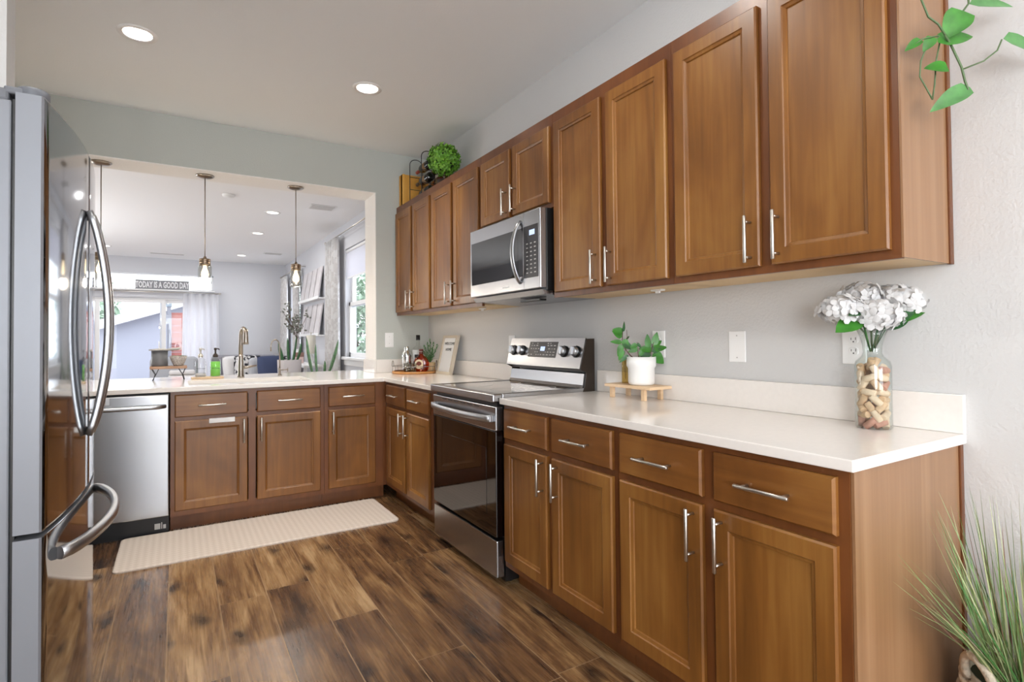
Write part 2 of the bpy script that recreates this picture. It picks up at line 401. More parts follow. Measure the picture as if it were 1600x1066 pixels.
def walls():
    b = B(); x0, x1, y0, y1 = XL-.2, .15, -5.4, YB+.3
    es = []
    def loop(pts): v = [b.verts.new(p) for p in pts]; es.extend(b.edges.new((v[i], v[(i+1) % len(v)])) for i in range(len(v)))
    loop([(x0, y0, ZC), (x1, y0, ZC), (x1, y1, ZC), (x0, y1, ZC)])
    for cx, cy in ((-2.15, 3.50), (-.905, 3.51)): loop([(cx+.074*math.cos(2*PI*i/32), cy+.074*math.sin(2*PI*i/32), ZC) for i in range(32)])
    bmesh.ops.triangle_fill(b, edges=es, use_beauty=True)
    box(b, (x0, y0, ZC+.12), (x1, y1, ZC+.14)); struct('ceiling', b, M['ceil'], recalc=False)
    b = B(); box(b, (-4.8, YB+.3, ZL), (.15, YF+.15, ZL+.12)); struct('ceiling_living', b, M['ceil_living'])
    b = B(); box(b, (0, -5.4, 0), (.15, YB+.3, ZC)); struct('wall_right', b, M['wall'])
    # living room right wall with two window openings
    b = B(); W = [(6.3, 7.53, .97, 2.44), (10.75, 11.7, .74, 2.36)]
    box(b, (0, YB+.3, 0), (.15, W[0][0], ZL)); box(b, (0, W[0][1], 0), (.15, W[1][0], ZL)); box(b, (0, W[1][1], 0), (.15, YF+.15, ZL))
    for y0, y1, z0, z1 in W: box(b, (0, y0, 0), (.15, y1, z0)); box(b, (0, y0, z1), (.15, y1, ZL))
    struct('wall_living_right', b, M['wall_living'])
    # wall between kitchen and living room: pier, header, pony wall
    b = B(); T = .30
    box(b, (-.487, YB, 0), (0, YB+T, ZC)); box(b, (XL-.2, YB, 2.488), (-.487, YB+T, ZC)); box(b, (XL-.2, YB, 0), (-.487, YB+T, .884)); box(b, (XL-.2, YB, .884), (-3.0, YB+T, 2.488))
    struct('wall_back', b, M['wall_cool'])
    b = B(); box(b, (-3.0, YB+.0005, 2.482), (-.4875, YB+T-.0005, 2.4878)); struct('trim_2', b, M['soffit']); b = B(); box(b, (-.493, YB+.0005, .915), (-.4873, YB+T-.0005, 2.4818)); struct('trim_3', b, M['soffit'])
    b = B(); box(b, (XL, 2.585, 0), (-2.49, 2.705, ZC)); struct('wall_partition', b, M['wall'])
    b = B(); box(b, (XL-.15, -5.4, 0), (XL, -3.2, ZC)); box(b, (XL-.15, -1.4, 0), (XL, YB, ZC)); box(b, (XL-.15, -3.2, 0), (XL, -1.4, .7)); box(b, (XL-.15, -3.2, 2.3), (XL, -1.4, ZC)); struct('wall_left', b, M['wall'])
    b = B(); box(b, (XL-.15, -5.4, 0), (-3.1, -5.25, ZC)); box(b, (-.4, -5.4, 0), (.15, -5.25, ZC)); box(b, (-3.1, -5.4, 0), (-.4, -5.25, .4)); box(b, (-3.1, -5.4, 2.5), (-.4, -5.25, ZC)); struct('wall_front', b, M['wall'])
    # far wall: slider and transom openings
    b = B(); x0, x1 = -3.25, -1.35
    box(b, (-4.8, YF, 0), (x0, YF+.15, ZL)); box(b, (x1, YF, 0), (.15, YF+.15, ZL)); box(b, (x0, YF, 2.02), (x1, YF+.15, 2.19)); box(b, (x0, YF, 2.50), (x1, YF+.15, ZL))
    struct('wall_far', b, M['wall_living'])
    b = B(); box(b, (-4.95, YB+.3, 0), (-4.8, YF+.15, ZL)); struct('wall_living_left', b, M['wall_living'])
    # sliding patio door
    d = bpy.data.objects.new('door_1', None); COL.objects.link(d); d.location = (-2.3, YF+.07, 0); d['kind'] = 'structure'
    b = B()
    for xa, xb, yy in ((x0, -2.15, .03), (-2.25, x1, .075)):
        y = YF+yy
        box(b, (xa, y, .03), (xa+.07, y+.04, 2.0)); box(b, (xb-.07, y, .03), (xb, y+.04, 2.0)); box(b, (xa+.07, y+.001, .031), (xb-.07, y+.039, .12)); box(b, (xa+.07, y+.001, 1.94), (xb-.07, y+.039, 1.999))
    box(b, (x0, YF+.01, 0), (x1, YF+.14, .03)); box(b, (x0, YF+.01, 2.0005), (x1, YF+.14, 2.0195))
    obj('door_frame', b, M['white_trim'], d)
    b = B(); box(b, (x0+.07, YF+.045, .12), (-2.22, YF+.05, 1.94)); box(b, (-2.18, YF+.09, .12), (x1-.07, YF+.095, 1.94)); obj('glass', b, M['win_glass'], d)
    b = B(); box(b, (-2.27, YF+.0, .95), (-2.25, YF+.03, 1.2), .005); obj('door_handle', b, M['plastic_white'], d)
    d = bpy.data.objects.new('window_1', None); COL.objects.link(d); d.location = (-2.3, YF+.07, 2.19); d['kind'] = 'structure'
    b = B(); 
    for q in (((x0, 2.19), (x1, 2.215)), ((x0, 2.475), (x1, 2.5)), ((x0, 2.19), (x0+.03, 2.5)), ((x1-.03, 2.19), (x1, 2.5))): box(b, (q[0][0], YF+.05, q[0][1]), (q[1][0], YF+.12, q[1][1]))
    obj('window_frame', b, M['white_trim'], d)
    b = B(); box(b, (x0+.03, YF+.08, 2.215), (x1-.03, YF+.085, 2.475)); obj('glass', b, M['win_glass'], d)
    b = B(); box(b, (x0-.03, YF-.13, 2.165), (x1+.02, YF-.001, 2.19), .004); struct('trim_1', b, M['white_trim'])
    # double hung windows of the living room
    for i, (y0, y1, z0, z1) in enumerate(W):
        d = bpy.data.objects.new('window_%d' % (i+2), None); COL.objects.link(d); d.location = (.07, (y0+y1)/2, z0); d['kind'] = 'structure'
        b = B(); zm = z0+(z1-z0)*.485
        for xx, za, zb in ((.05, z0, zm+.03), (.085, zm-.03, z1)):
            box(b, (xx, y0, za), (xx+.035, y0+.055, zb)); box(b, (xx, y1-.055, za), (xx+.035, y1, zb)); box(b, (xx, y0, za), (xx+.035, y1, za+.06)); box(b, (xx, y0, zb-.05), (xx+.035, y1, zb))
        obj('window_frame', b, M['white_trim'], d)
        b = B(); box(b, (.065, y0+.05, z0+.05), (.07, y1-.05, zm)); box(b, (.10, y0+.05, zm), (.105, y1-.05, z1-.04)); obj('glass', b, M['win_glass'], d)
        b = B(); box(b, (-.05, y0-.06, z0-.035), (.05, y1+.06, z0), .006); box(b, (-.018, y0-.03, z0-.11), (-.001, y1+.03, z0-.036), .004); obj('window_sill', b, M['white_trim'], d)
    # dining windows behind the camera
    d = bpy.data.objects.new('window_4', None); COL.objects.link(d); d.location = (-1.75, -5.32, .4); d['kind'] = 'structure'
    b = B()
    for xa in (-3.1, -1.79, -.46): box(b, (xa, -5.36, .4), (xa+.06, -5.3, 2.5))
    for za in (.4, 2.44): box(b, (-3.1, -5.36, za), (-.4, -5.3, za+.06))
    obj('window_frame', b, M['white_trim'], d)
    b = B(); box(b, (-2.49, 2.70, 0.0), (-2.47, 2.706, .09)); box(b, (XL, 2.572, 0), (-2.49, 2.584, .09)); struct('baseboard_partition', b, M['white_trim'])
    b = B(); box(b, (-.014, -5.2, 0), (-.001, .66, .09), .003); struct('baseboard_right', b, M['white_trim'])
walls()

def can_light(name, x, y, z, label, power, group, tone=(1, .955, .885)):
    t = thing(name, label, 'ceiling light', (x, y, z), group)
    dp = .075 if z == ZC else 0
    b = B(); lathe(b, [(.066, z-.002), (.070, z-.006), (.092, z-.005), (.094, z-.0005)], (x, y, 0), 32, cap=False); obj('trim_ring', b, M['white_trim'], t)
    if dp: b = B(); lathe(b, [(.068, z-.003), (.052, z+dp), (.06, z+dp+.002), (.0735, z-.0005)], (x, y, 0), 32, cap=False); obj('baffle', b, M['white_trim'], t)
    r_ = .052 if dp else .066
    b = B(); lathe(b, [(r_, z-.003+dp), (r_-.006, z-.0018+dp), (.001, z-.0012+dp)], (x, y, 0), 32, cap=False); obj('lamp_face', b, M['can_lamp'], t)
    area(name+'_light', (x, y, z-.012+dp*.9), (0, 0, 0), .10, .10, power, tone, 'DISK', 2.0 if dp else PI)
can_light('recessed_light', -2.15, 3.50, ZC, 'bright round recessed ceiling light above the refrigerator end of the kitchen', 12.5, 'recessed kitchen lights')
can_light('recessed_light', -.905, 3.51, ZC, 'bright round recessed kitchen ceiling light toward the upper cabinets', 12.5, 'recessed kitchen lights')
for (x, y, lb) in ((-.952, 7.32, 'living room recessed light nearest the opening, in front of the other two in its line'),
                   (-.946, 8.85, 'living room recessed light in the middle of its line of three'),
                   (-.94, 11.3, 'living room recessed light farthest away, nearest the far grey wall'),
                   (-2.99, 11.2, 'living room recessed light at the left, just above the refrigerator handle')):
    can_light('recessed_light', x, y, ZL, lb, 10, 'recessed living room lights', (1, .99, .97))
# fill lights added overhead, out of view: light only, no fixtures modelled
for x, y in ((-2.3, 1.6), (-1.0, 1.6), (-2.3, -.9), (-1.0, -.9), (-2.3, -3.2), (-1.0, -3.2)):
    area('overhead_fill_light', (x, y, ZC-.012), (0, 0, 0), .13, .13, 8, (1, .955, .885), 'DISK')

# ------------------------------------------------------------------ cabinets
def map_right(face): return lambda a, o, z: Vector((-(face+o), a, z))
def map_back(face): return lambda a, o, z: Vector((a, face-o, z))
def rects(bm, mp, a0, a1, z0, z1, rings, mi=0, last=True):
    rr = []
    for i, o in rings: rr.append([mp(a0+i, o, z0+i), mp(a1-i, o, z0+i), mp(a1-i, o, z1-i), mp(a0+i, o, z1-i)])
    return ring_loft(bm, rr, mi)
DOOR = [(0, .001), (0, .014), (.005, .0195), (.050, .0195), (.053, .0155), (.062, .0125), (.064, .0075)]
SLAB = [(0, .001), (0, .013), (.006, .0195), (.02, .0195)]
def bar_pull(mp, a, z, parent, vertical, L=.158, so=.034):
    b = B(); h = L/2; c = .048*L/.128*1.0
    P = (lambda t, o: mp(a, o, z+t)) if vertical else (lambda t, o: mp(a+t, o, z))
    tube(b, [P(-h, .0195+so), P(-h+.002, .0195+so), P(h-.002, .0195+so), P(h, .0195+so)], [.0045, .0058, .0058, .0045], 12)
    for t in (-c, c): tube(b, [P(t, .0185), P(t, .0195+so)], .0044, 10)
    return obj('handle', b, M['nickel'], parent)
def cab_door(mp, a0, a1, z0, z1, parent, ha, hz):
    b = B(); rects(b, mp, a0, a1, z0, z1, DOOR); o = obj('door', b, M['wood_v'], parent)
    bar_pull(mp, ha, hz, o, True); return o
def cab_drawer(mp, a0, a1, z0, z1, parent, pull=True):
    b = B(); rects(b, mp, a0, a1, z0, z1, SLAB); o = obj('drawer', b, M['wood_h'], parent)
    bar_pull(mp, (a0+a1)/2, (z0+z1)/2, o, False); return o
def mbox(bm, mp, a0, a1, o0, o1, z0, z1, mi=0, bev=0):
    p, q = mp(a0, o0, z0), mp(a1, o1, z1); return box(bm, p, q, bev, mi)
ZB, ZT, DU, DB, YBF = 1.412, 2.372, .30, .605, 4.0485
def face_frame(mp, a0, a1, z0, z1, parent, rails, stiles, w=.024):
    b = B(); t0, t1 = -.018, 0
    for s0, s1 in stiles: mbox(b, mp, s0, s1, t0, t1, z0, z1)
    ss = sorted(stiles)
    for r0, r1 in rails:
        for u, v in zip(ss, ss[1:]): mbox(b, mp, u[1], v[0], t0, t1, r0, r1)
    return obj('face_frame', b, M['wood_f'], parent)
def upper(y0, y1, z0, doors, label):
    t = thing('upper_cabinet', label, 'upper cabinet', (-.15, (y0+y1)/2, z0), 'maple upper cabinets along the right wall')
    mp = map_right(DU); b = B()
    box(b, (-.282, y0+.0005, z0+.012), (-.001, y1-.0005, ZT)); obj('carcass', b, M['wood_f'], t)
    b = B(); box(b, (-.281, y0+.002, z0+.004), (-.002, y1-.002, z0+.0118)); obj('underside', b, M['birch'], t)
    mid = [((doors[i][1]+doors[i+1][0])/2-.02, (doors[i][1]+doors[i+1][0])/2+.02) for i in range(len(doors)-1)]
    st = [(y0+.0005, doors[0][0]+.008)]+mid+[(doors[-1][1]-.008, y1-.0005)]
    face_frame(mp, y0, y1, z0, ZT, t, [(z0, z0+.035), (ZT-.075, ZT)], st)
    for k, (a, c) in enumerate(doors):
        ha = c-.022 if k == 0 else a+.022
        cab_door(mp, a, c, z0+.025, 2.312, t, (c-.03 if k == 0 else a+.03), z0+.025+.091)
    return t
U = upper(.70, 1.488, ZB, [(.722, 1.068), (1.108, 1.466)], 'upper maple cabinet nearest the camera, with the vine hanging at its open end')
b = B(); box(b, (-.2995, .694, ZB+.002), (-.022, .6998, ZT)); obj('end_panel', b, M['wood_end'], U)
b = B(); box(b, (-.0215, .688, ZB), (-.001, .6998, ZT), .002); obj('scribe_strip', b, M['wood_f'], U)
upper(1.488, 2.285, ZB, [(1.510, 1.862), (1.904, 2.262)], 'upper maple cabinet just right of the microwave')
upper(2.285, 3.066, 1.885, [(2.304, 2.662), (2.700, 3.046)], 'short maple cabinet directly above the microwave')
upper(3.066, 3.862, ZB, [(3.088, 3.455), (3.495, 3.842)], 'upper maple cabinet just left of the microwave')
upper(3.862, 4.652, ZB, [(3.884, 4.230), (4.268, 4.632)], 'upper maple cabinet in the far corner, below the wine rack')

def base_unit(mp, a0, a1, depth, doors, drawers, label, lo_wall, handles, name='base_cabinet', a1c=None, dep0=None):
    c = mp((a0+a1)/2, -depth/2, 0); t = thing(name, label, 'base cabinet', (c.x, c.y, 0), 'maple base cabinets')
    b = B(); e_ = .018; A0, A1 = a0+.0005, a1-.0005
    mbox(b, mp, A0, A0+e_, -depth, -.019, .10, .8835); mbox(b, mp, A1-e_, A1, -depth, -.019, .10, .8835); mbox(b, mp, A0+e_, A1-e_, -depth, -.019, .10, .118); mbox(b, mp, A0+e_, A1-e_, -depth, -depth+.008, .118, .8835)
    obj('carcass', b, M['wood_f'], t)
    b = B(); mbox(b, mp, a0+.0005, a1-.0005, -depth, -.075, 0, .0995); obj('toe_kick', b, M['wood_f'], t)
    st = [(a0+.0005, doors[0][0]+.008)]+[((doors[i][1]+doors[i+1][0])/2-.022, (doors[i][1]+doors[i+1][0])/2+.022) for i in range(len(doors)-1)]+[(doors[-1][1]-.008, a1-.0005)]
    face_frame(mp, a0, a1, .10, .8835, t, [(.10, .142), (.685, .73), (.85, .8835)], st)
    for (d0, d1), h in zip(doors, handles): cab_door(mp, d0, d1, .134, .698, t, h, .607)
    for d0, d1 in drawers: cab_drawer(mp, d0, d1, .722, .864, t)
    return t
mr = map_right(DB)
N = base_unit(mr, .690, 1.4865, DB-.001, [(.716, 1.066), (1.108, 1.464)], [(.716, 1.066), (1.108, 1.464)], 'base maple cabinet nearest the camera, under the free end of the white counter', 0, (1.036, 1.137))
b = B(); box(b, (-.601, .682, 0), (-.022, .6895, .8835)); obj('end_panel', b, M['wood_end'], N)
b = B(); box(b, (-.0215, .676, 0), (-.001, .6895, .8835), .002); obj('scribe_strip', b, M['wood_f'], N)
base_unit(mr, 1.487, 2.288, DB-.001, [(1.505, 1.878), (1.914, 2.268)], [(1.505, 1.878), (1.914, 2.268)], 'base maple cabinet just right of the range', 0, (1.834, 1.938))
base_unit(mr, 3.066, 4.046, DB-.001, [(3.19, 3.575), (3.615, 4.0)], [(3.19, 3.575), (3.615, 4.0)], 'base maple cabinet in the corner, just left of the range', 0, (3.545, 3.645))
mb = map_back(YBF)
S = base_unit(mb, -2.003, -1.066, .6035, [(-1.979, -1.564), (-1.506, -1.093)], [(-1.979, -1.564), (-1.506, -1.093)], 'wide double-door sink base cabinet just right of the dishwasher', 0, (-1.588, -1.482))
base_unit(mb, -1.0655, -.63, .6035, [(-1.037, -.695)], [(-1.037, -.695)], 'narrow single-door base cabinet in the corner, right of the sink cabinet', 0, (-1.01,))
b = B(); mbox(b, mb, -.6295, -.606, -.03, -.001, .10, .8835); mbox(b, mb, -.6295, -.606, -.09, -.075, 0, .0995)
tag(obj('corner_filler', b, M['wood_f'], at=(-.618, 4.06, 0)), 'narrow maple filler strip in the inside corner where both cabinet runs meet', 'filler strip')
# clip-on towel bar over the sink door
t = thing('over_door_towel_bar', 'small white clip-on towel bar over the top of the left sink cabinet door', 'towel bar', (-1.71, 4.02, .69))
b = B(); mbox(b, mb, -1.79, -1.64, .0205, .0235, .672, .700, bev=.001); mbox(b, mb, -1.79, -1.64, .0005, .0235, .6985, .7005); obj('bar', b, M['plastic_white'], t)

# ------------------------------------------------------------------ countertops
ZCT, TH = .914, .029
t = thing('countertop', 'long white quartz countertop running right of the range, with a short backsplash', 'countertop', (-.315, 1.48, ZCT-TH))
b = B(); box(b, (-.632, .668, ZCT-TH), (-.001, 2.292, ZCT), .003); obj('slab', b, M['quartz'], t)
b = B(); box(b, (-.020, .668, ZCT+.0003), (-.001, 2.285, 1.028), .002); obj('backsplash', b, M['quartz'], t)
t = thing('countertop', 'white quartz L-shaped counter through the pass-through opening, holding the sink', 'countertop', (-1.5, 4.6, ZCT-TH))
SX0, SX1, SY0, SY1 = -1.90, -1.12, 4.13, 4.63
b = B(); z0, z1 = ZCT-TH, ZCT
ya, yb = 4.017, 5.20
out = [(-2.70, ya), (-.632, ya), (-.632, 3.061), (-.001, 3.061), (-.001, YB-.001), (-.4885, YB-.001), (-.4885, yb), (-2.70, yb)]
hole = [(SX0, SY0), (SX1, SY0), (SX1, SY1), (SX0, SY1)]
def slab_hole(b, out, hole, z0, z1):
    tops = []
    for z in (z0, z1):
        vo = [b.verts.new((x, y, z)) for x, y in out]; vh = [b.verts.new((x, y, z)) for x, y in hole]
        es = [b.edges.new((vo[i], vo[(i+1) % len(vo)])) for i in range(len(vo))]+[b.edges.new((vh[i], vh[(i+1) % len(vh)])) for i in range(len(vh))]
        bmesh.ops.triangle_fill(b, edges=es, use_beauty=True, use_dissolve=False)
        tops.append((vo, vh))
    for k in (0, 1):
        a, c = tops[0][k], tops[1][k]
        for i in range(len(a)):
            j = (i+1) % len(a); b.faces.new((a[i], a[j], c[j], c[i]))
slab_hole(b, out, hole, z0, z1)
o = obj('slab', b, M['quartz'], t); md = o.modifiers.new('edge', 'BEVEL'); md.width = .003; md.segments = 2; md.limit_method = 'ANGLE'
b = B(); box(b, (-.020, 3.062, ZCT+.0003), (-.001, YB-.021, 1.028), .002); box(b, (-.4930, YB-.020, ZCT+.0003), (-.001, YB-.001, 1.028), .002); box(b, (-.5135, YB-.020, ZCT+.0003), (-.4935, YB+.30, 1.028), .002); obj('backsplash', b, M['quartz'], t)
# sink
t = thing('kitchen_sink', 'white undermount kitchen sink set in the counter in front of the tall faucet', 'sink', ((SX0+SX1)/2, (SY0+SY1)/2, .72))
b = B(); e = .012; zs = ZCT-TH-.0006
rr = [[(SX0-e, SY0-e, zs), (SX1+e, SY0-e, zs), (SX1+e, SY1+e, zs), (SX0-e, SY1+e, zs)], [(SX0+.002, SY0+.002, zs), (SX1-.002, SY0+.002, zs), (SX1-.002, SY1-.002, zs), (SX0+.002, SY1-.002, zs)],
      [(SX0+.02, SY0+.02, .73), (SX1-.02, SY0+.02, .73), (SX1-.02, SY1-.02, .73), (SX0+.02, SY1-.02, .73)]]
ring_loft(b, rr, cap0=False); obj('basin', b, M['ceramic_white'], t)
b = B(); lathe(b, [(.045, .7305), (.045, .733), (.03, .7345), (.001, .7335)], ((SX0+SX1)/2, 4.40, 0), 20); obj('drain', b, M['steel'], t)

# ------------------------------------------------------------------ dishwasher
t = thing('dishwasher', 'stainless steel dishwasher between the refrigerator and the sink cabinet', 'dishwasher', (-2.31, 4.3, 0))
b = B(); box(b, (-2.605, 4.06, .105), (-2.009, 4.64, .875)); obj('tub', b, M['black'], t)
b = B(); box(b, (-2.605, 4.02, .118), (-2.009, 4.059, .872), .006); d = obj('door', b, M['steel'], t)
b = B(); tube(b, [(-2.03-.545*i/16, 4.018-.042*min(1, 4*math.sin(PI*i/16))**.5 if 0 < i < 16 else 4.019, .80) for i in range(17)], 1, prof=[(.013*math.cos(a), .011*math.sin(a)) for a in [2*PI*k/12 for k in range(12)]], up=(0, 0, 1)); obj('handle', b, M['steel_handle'], d)
b = B(); box(b, (-2.595, 4.0175, .825), (-2.31, 4.0195, .866), .001); p = obj('control_panel', b, mat('pale_control_panel', (206, 210, 216), .3, .4), d)
b = B(); box(b, (-2.352, 4.0165, .829), (-2.328, 4.0172, .862)); obj('efficiency_mark', b, M['legend'], d)
b = B(); box(b, (-2.605, 4.075, .0), (-2.009, 4.12, .1045)); k_ = obj('kick_plate', b, M['navy_kick'], t)
b = B(); box(b, (-2.085, 4.0735, .03), (-2.055, 4.0745, .065)); box(b, (-2.05, 4.0735, .03), (-2.045, 4.0745, .07)); box(b, (-2.04, 4.0735, .03), (-2.025, 4.0745, .055)); obj('rating_marks', b, M['legend'], k_)

# ------------------------------------------------------------------ range
RY0, RY1 = 2.2965, 3.0575; RC = (RY0+RY1)/2
t = thing('range', 'freestanding stainless electric range with black oven glass, between the base cabinets', 'range', (-.33, RC, 0))
b = B(); box(b, (-.60, RY0, .02), (-.03, RY1, .905)); obj('body', b, M['black'], t)
for x in (-.55, -.08):
    for y in (RY0+.05, RY1-.05): b = B(); lathe(b, [(.018, .0002), (.018, .02)], (x, y, 0), 12); obj('levelling_foot', b, M['black'], t)
b = B(); box(b, (-.665, RY0, .893), (-.61, RY1, .9335), .006); box(b, (-.61, RY0, .906), (-.10, RY0+.03, .9335), .003); box(b, (-.61, RY1-.03, .906), (-.10, RY1, .9335), .003); obj('cooktop_frame', b, M['steel'], t)
b = B(); box(b, (-.61, RY0+.03, .92), (-.115, RY1-.03, .931)); ct = obj('cooktop_glass', b, M['cooktop'], t)
for (x, y, r) in ((-.47, RC-.19, .095), (-.47, RC+.19, .115), (-.24, RC-.19, .075), (-.24, RC+.19, .085)):
    b = B(); lathe(b, [(r-.003, .9312), (r-.003, .9316), (r, .9316), (r, .9312)], (x, y, 0), 40, cap=False); obj('burner_ring', b, M['legend'], ct)
b = B(); box(b, (-.648, RY0+.004, .238), (-.602, RY1-.004, .752), .004); d = obj('oven_door', b, M['black_oven'], t)
b = B(); box(b, (-.6485, RY0+.002, .753), (-.602, RY1-.002, .872), .005); obj('door_top_rail', b, M['steel'], d)
b = B(); box(b, (-.6495, RY0+.1, .33), (-.6483, RY1-.1, .66), .0005); obj('oven_window', b, mat('oven_window_glass', (24, 12, 10), .03, spec=.8), d)
b = B(); pts = []
for i in range(21):
    s_ = i/20; pts.append((-.664-.036*math.sin(PI*s_)**.6, RY0+.03+(RY1-RY0-.06)*s_, .812))
tube(b, pts, 1, prof=[(.017*math.cos(a), .010*math.sin(a)) for a in [2*PI*k/12 for k in range(12)]], up=(0, 0, 1)); box(b, (-.672, RY0+.022, .795), (-.648, RY0+.045, .829), .004); box(b, (-.672, RY1-.045, .795), (-.648, RY1-.022, .829), .004)
obj('handle', b, M['steel_handle'], d)
b = B(); box(b, (-.630, RY0+.02, .8735), (-.612, RY1-.02, .892)); obj('vent_gap', b, M['black'], t)
b = B()
for i in range(6): box(b, (-.6494, RY0+.17+i*.08, .856), (-.6484, RY0+.225+i*.08, .861))
obj('vent_slots', b, M['black'], d)
b = B(); box(b, (-.647, RY0+.004, .042), (-.602, RY1-.004, .222), .006); obj('storage_drawer', b, M['steel'], t)
# sloped back console
def yprism(b, prof, y0, y1, mi=0):
    return ring_loft(b, [[(x, y0, z) for x, z in prof], [(x, y1, z) for x, z in prof]], mi)
b = B(); yprism(b, [(-.028, .906), (-.112, .906), (-.095, .945), (-.085, 1.015), (-.125, 1.035), (-.082, 1.198), (-.028, 1.198)], RY0-.002, RY0+.006)
yprism(b, [(-.028, .906), (-.112, .906), (-.095, .945), (-.085, 1.015), (-.125, 1.035), (-.082, 1.198), (-.028, 1.198)], RY1-.006, RY1+.002); yprism(b, [(-.028, 1.02), (-.092, 1.02), (-.08, 1.19), (-.028, 1.19)], RY0+.006, RY1-.006)
bg = obj('back_console', b, M['brown_dark'], t)
b = B(); yprism(b, [(-.095, 1.035), (-.130, 1.037), (-.128, 1.045), (-.086, 1.203), (-.078, 1.203)], RY0+.002, RY1-.002); obj('console_face', b, M['steel'], bg)
b = B(); yprism(b, [(-.030, .932), (-.116, .932), (-.104, .948), (-.094, 1.008), (-.030, 1.008)], RY0+.008, RY1-.008); obj('console_riser', b, M['steel'], bg)
nx, nz = -.967, .255     # console face normal in xz
def con(u, o=0):         # point on console face, u 0..1 upward, o outward
    return (-.128+.042*u+nx*o, 1.045+.158*u+nz*o)
for yk in (2.995, 2.895, 2.462, 2.352):
    x, z = con(.52); b = B(); c0 = Vector((x, yk, z)); n = Vector((nx, 0, nz))
    tube(b, [c0+n*.0005, c0+n*.006], .033, 24, mi=1); tube(b, [c0+n*.006, c0+n*.010, c0+n*.028, c0+n*.032], [.027, .029, .026, .022], 24)
    q = c0+n*.034; up = Vector((-nz*-1, 0, -nx)).normalized(); 
    box(b, (q.x-.004, yk-.006, q.z-.022), (q.x+.012, yk+.006, q.z+.022), .002)
    obj('knob', b, [M['steel_handle'], M['black']], bg)
def con_quad(b, y0, y1, u0, u1, o):
    P = [(con(u0, o), y0), (con(u0, o), y1), (con(u1, o), y1), (con(u1, o), y0)]; Q = [(con(u0, o-.003), y0), (con(u0, o-.003), y1), (con(u1, o-.003), y1), (con(u1, o-.003), y0)]
    ring_loft(b, [[(p[0], y, p[1]) for p, y in Q], [(p[0], y, p[1]) for p, y in P]])
b = B(); con_quad(b, 2.535, 2.825, .28, .86, .0015); kp = obj('touch_panel', b, M['grey_key'], bg)
b = B(); con_quad(b, 2.655, 2.70, .52, .68, .002); obj('clock_display', b, M['display'], kp)
b = B(); rnd = random.Random(5)
for r_ in (.36, .46, .58, .70, .78):
    y = 2.55
    while y < 2.81:
        wd = rnd.choice((.008, .014, .02))
        if not (2.64 < y < 2.71 and r_ > .45) and rnd.random() < .8: con_quad(b, y, y+wd, r_, r_+.035, .0022)
        y += wd+.014
obj('button_legend', b, M['legend'], kp)

# ------------------------------------------------------------------ microwave
MY0, MY1 = 2.2875, 3.0635
t = thing('microwave', 'stainless over-the-range microwave with black glass, under the short cabinet', 'microwave', (-.2, (MY0+MY1)/2, 1.43))
b = B(); box(b, (-.345, MY0, 1.45), (-.004, MY1, 1.878), .003); obj('body', b, M['black'], t)
b = B(); yprism(b, [(-.345, 1.449), (-.37, 1.455), (-.35, 1.43), (-.02, 1.415), (-.004, 1.449)], MY0+.004, MY1-.004); bt = obj('underside', b, M['steel'], t)
b = B(); box(b, (-.28, MY0+.16, 1.410), (-.235, MY0+.36, 1.421), .002); obj('grease_filter_clip', b, M['black'], bt)
b = B(); box(b, (-.385, MY0+.155, 1.462), (-.346, MY1, 1.876), .004); box(b, (-.385, MY0, 1.462), (-.346, MY0+.1535, 1.876), .004); dr = obj('door', b, M['steel'], t)
b = B(); box(b, (-.3865, 2.50, 1.535), (-.3848, MY1-.02, 1.795), .0005); box(b, (-.3863, 2.452, 1.535), (-.3848, 2.499, 1.795), .0005); obj('door_window', b, M['black_gloss'], dr)
b = B(); box(b, (-.3865, MY0+.018, 1.522), (-.3848, 2.4385, 1.797), .0005); kp = obj('control_panel', b, M['grey_key'], t)
b = B(); box(b, (-.3872, 2.335, 1.745), (-.3866, 2.385, 1.772)); obj('clock_display', b, M['display'], kp)
b = B()
for r_ in range(8):
    for c_ in range(3):
        y = 2.325+c_*.037; z = 1.545+r_*.022; box(b, (-.3870, y, z), (-.3866, y+.016, z+.006))
obj('keypad', b, M['legend'], kp)
b = B(); pts = [(-.383-.055*math.sin(PI*i/20)**.7, 2.478, 1.500+.335*i/20) for i in range(21)]
tube(b, pts, 1, prof=[(.008*math.cos(a), .016*math.sin(a)) for a in [2*PI*k/12 for k in range(12)]], up=(1, 0, 0)); obj('handle', b, M['steel_handle'], dr)
b = B(); box(b, (-.3862, 2.60, 1.487), (-.3852, 2.668, 1.495)); obj('maker_plate', b, mat('pale_maker_plate', (240, 240, 240), .4), dr)

